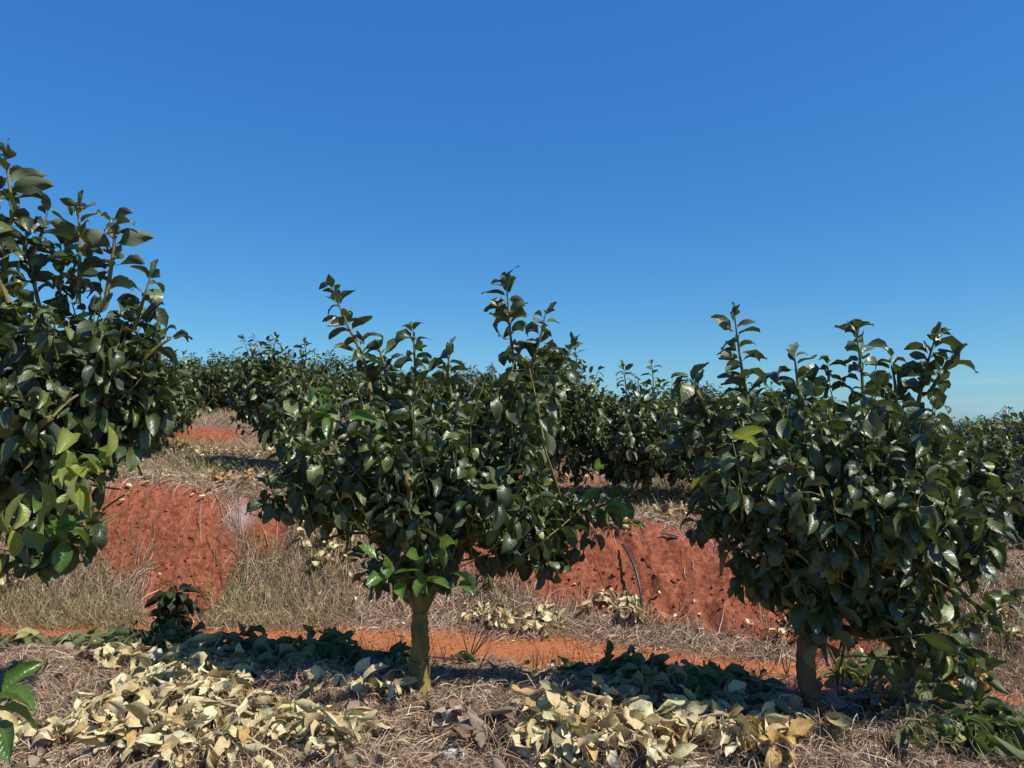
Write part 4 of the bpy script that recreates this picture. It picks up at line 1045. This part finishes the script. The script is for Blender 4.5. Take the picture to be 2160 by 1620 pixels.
# dead dark weed stem by the track
def dead_weed(label, px, py, tips, seed):
    r = np.random.default_rng(seed); b = G(px, py); root = thing('dead_weed', label, 'dead weed', tuple(b))
    for tx, ty, dY in tips:
        tip = P(tx, ty, b[1] + dY)
        V, Qd, U = tube(bez(b, (b + tip) / 2 + r.normal(size=3) * .015, tip, 8), np.linspace(.0055, .002, 8), 6)
        obj('stem', mesh_np('stem', V - b, Qd, M['darktwig'], U), root)
dead_weed('dark bare forked weed stem crossing the track right of the middle trunk', 990, 1392, [(1055, 1265, 0), (965, 1300, 0), (1045, 1310, .02), (1078, 1290, 0.03), (1030, 1250, 0)], 71)
dead_weed('pale bent dead stalk leaning in the straw right of the middle trunk', 1000, 1450, [(1030, 1372, 0), (985, 1400, 0)], 72)
dead_weed('short dark stalks standing left of the right trunk', 1660, 1425, [(1648, 1375, 0), (1668, 1385, 0), (1655, 1365, 0)], 73)

# leaning hose
hb = G(1354, 1287); ht = G(1312, 1163); ht = ht + np.array([0, -.03, .05])
hm = (hb + ht) / 2 + np.array([0.05, -0.14, 0.09])
V, Qd, U = tube(bez(hb, hm, ht, 18), np.full(18, .0115), 10)
tag(obj('water_hose', mesh_np('water_hose', V, Qd, M['hose'], U)), 'dark grey hose leaning on the red cut bank right of the middle tree', 'hose')
pa, pb = G(1395, 1132), G(1432, 1140); pa[2] += .03; pb[2] += .03
V, Qd, U = tube(bez(pa, (pa + pb) / 2 + np.array([0, 0, .01]), pb, 8), np.full(8, .010), 8)
tag(obj('water_hose', mesh_np('water_hose', V, Qd, M['greyhose'], U)), 'short pale grey pipe end lying on top of the cut bank', 'hose')
# drip line along the row
pts = np.array([G(px, py) for px, py in ((690, 1400), (760, 1398), (830, 1392), (900, 1396), (980, 1400), (1060, 1402))]); pts[:, 2] += .03
V, Qd, U = tube(smooth_path(pts, 40), np.full(40, .006), 6)
tag(obj('drip_line', mesh_np('drip_line', V, Qd, M['hose'], U)), 'thin black drip line lying behind the middle trunk', 'drip line')
# irrigation stake
sb = G(842, 1450); st = P(841, 1385, sb[1]); root = thing('sprinkler_stake', 'thin black sprinkler stake with a blue head left of the middle trunk', 'sprinkler', tuple(sb))
V, Qd, U = tube([sb - [0, 0, .03], (sb + st) / 2, st], [.004, .004, .0035], 6); obj('stake', mesh_np('stake', V - sb, Qd, M['hose'], U), root)
V, Qd, U = tube([st, st + [0, 0, .008], st + [0, 0, .02], st + [0, 0, .026]], [.004, .009, .009, .004], 8); obj('sprinkler_head', mesh_np('sprinkler_head', V - sb, Qd, M['blue'], U), root)
V, Qd, U = tube(bez(st - [0, 0, .03], st + [-.06, .03, -.06], on(st + [-.12, .06, 0]) + [0, 0, .01], 8), np.full(8, .0025), 5); obj('feed_tube', mesh_np('feed_tube', V - sb, Qd, M['hose'], U), root)
# pale stones
for px, py, s, lab in ((1122, 1420, .018, 'small round pale stone in the straw right of the middle trunk'), (1612, 1525, .035, 'white chip lying left of the foot of the right trunk'),
                       (1850, 1555, .04, 'flat white stone in the shade right of the right trunk'), (955, 1600, .05, 'whitish chip of wood at the bottom edge below the straw')):
    r = np.random.default_rng(px); b = G(px, py)
    bm_n, bm_m = 8, 6; V = []
    for i in range(bm_m + 1):
        for j in range(bm_n):
            th = math.pi * i / bm_m; ph = 2 * math.pi * j / bm_n; rad = s * (1 + .18 * r.normal() * (0 < i < bm_m))
            V.append((rad * math.sin(th) * math.cos(ph) * 1.2, rad * math.sin(th) * math.sin(ph), rad * math.cos(th) * .6))
    Qd = [(i * bm_n + j, (i + 1) * bm_n + j, (i + 1) * bm_n + (j + 1) % bm_n, i * bm_n + (j + 1) % bm_n) for i in range(bm_m) for j in range(bm_n)]
    o = obj('stone', mesh_np('stone', np.array(V), Qd, M['stone'])); o.location = (b[0], b[1], b[2] + s * .35); tag(o, lab, 'stone')

# poles on the far field
def pole(name, label, px, py_top, Yd, r, cross, guys):
    X0, _, zt = P(px, py_top, Yd); zb = float(ground(X0, Yd)); b = np.array([X0, Yd, zb]); root = thing(name, label, 'pole', tuple(b))
    V, Qd, U = tube([(0, 0, -.3), (0, 0, (zt - zb) * .5), (0, 0, zt - zb)], [r, r * .9, r * .8], 8); obj('post', mesh_np('post', V, Qd, M['pole'] if not cross else M['wire'], U), root)
    if cross:
        for dz, w in ((-.25, 1.3), (-.9, .5)):
            V, Qd, U = tube([(-w, 0, zt - zb + dz), (0, 0, zt - zb + dz), (w, 0, zt - zb + dz)], [.09] * 3, 6); obj('crossarm', mesh_np('crossarm', V, Qd, M['wire'], U), root)
        for dx in (-1.1, 0, 1.1):
            V, Qd, U = tube([(dx, 0, zt - zb - .2), (dx, 0, zt - zb), (dx, 0, zt - zb + .12)], [.07] * 3, 6); obj('insulator', mesh_np('insulator', V, Qd, M['wire'], U), root)
    for gx_, gz in guys:
        V, Qd, U = tube(bez(np.array([0, 0, zt - zb]), np.array([gx_ * .5, 0, (zt - zb + gz) * .5 - .04]), np.array([gx_, 0, gz]), 8), np.full(8, r * .22), 5); obj('guy_wire', mesh_np('guy_wire', V, Qd, M['wire'], U), root)
pole('guyed_pole', 'short pale pole with two guy wires above the distant trees at the right', 2123, 854, 22, .035, False, ((-.75, 1.6), (.9, 1.5)))
pole('utility_pole', 'tiny dark crossarm pole on the horizon right of the right tree', 2001, 879, 150, .14, True, ())
print('script done')
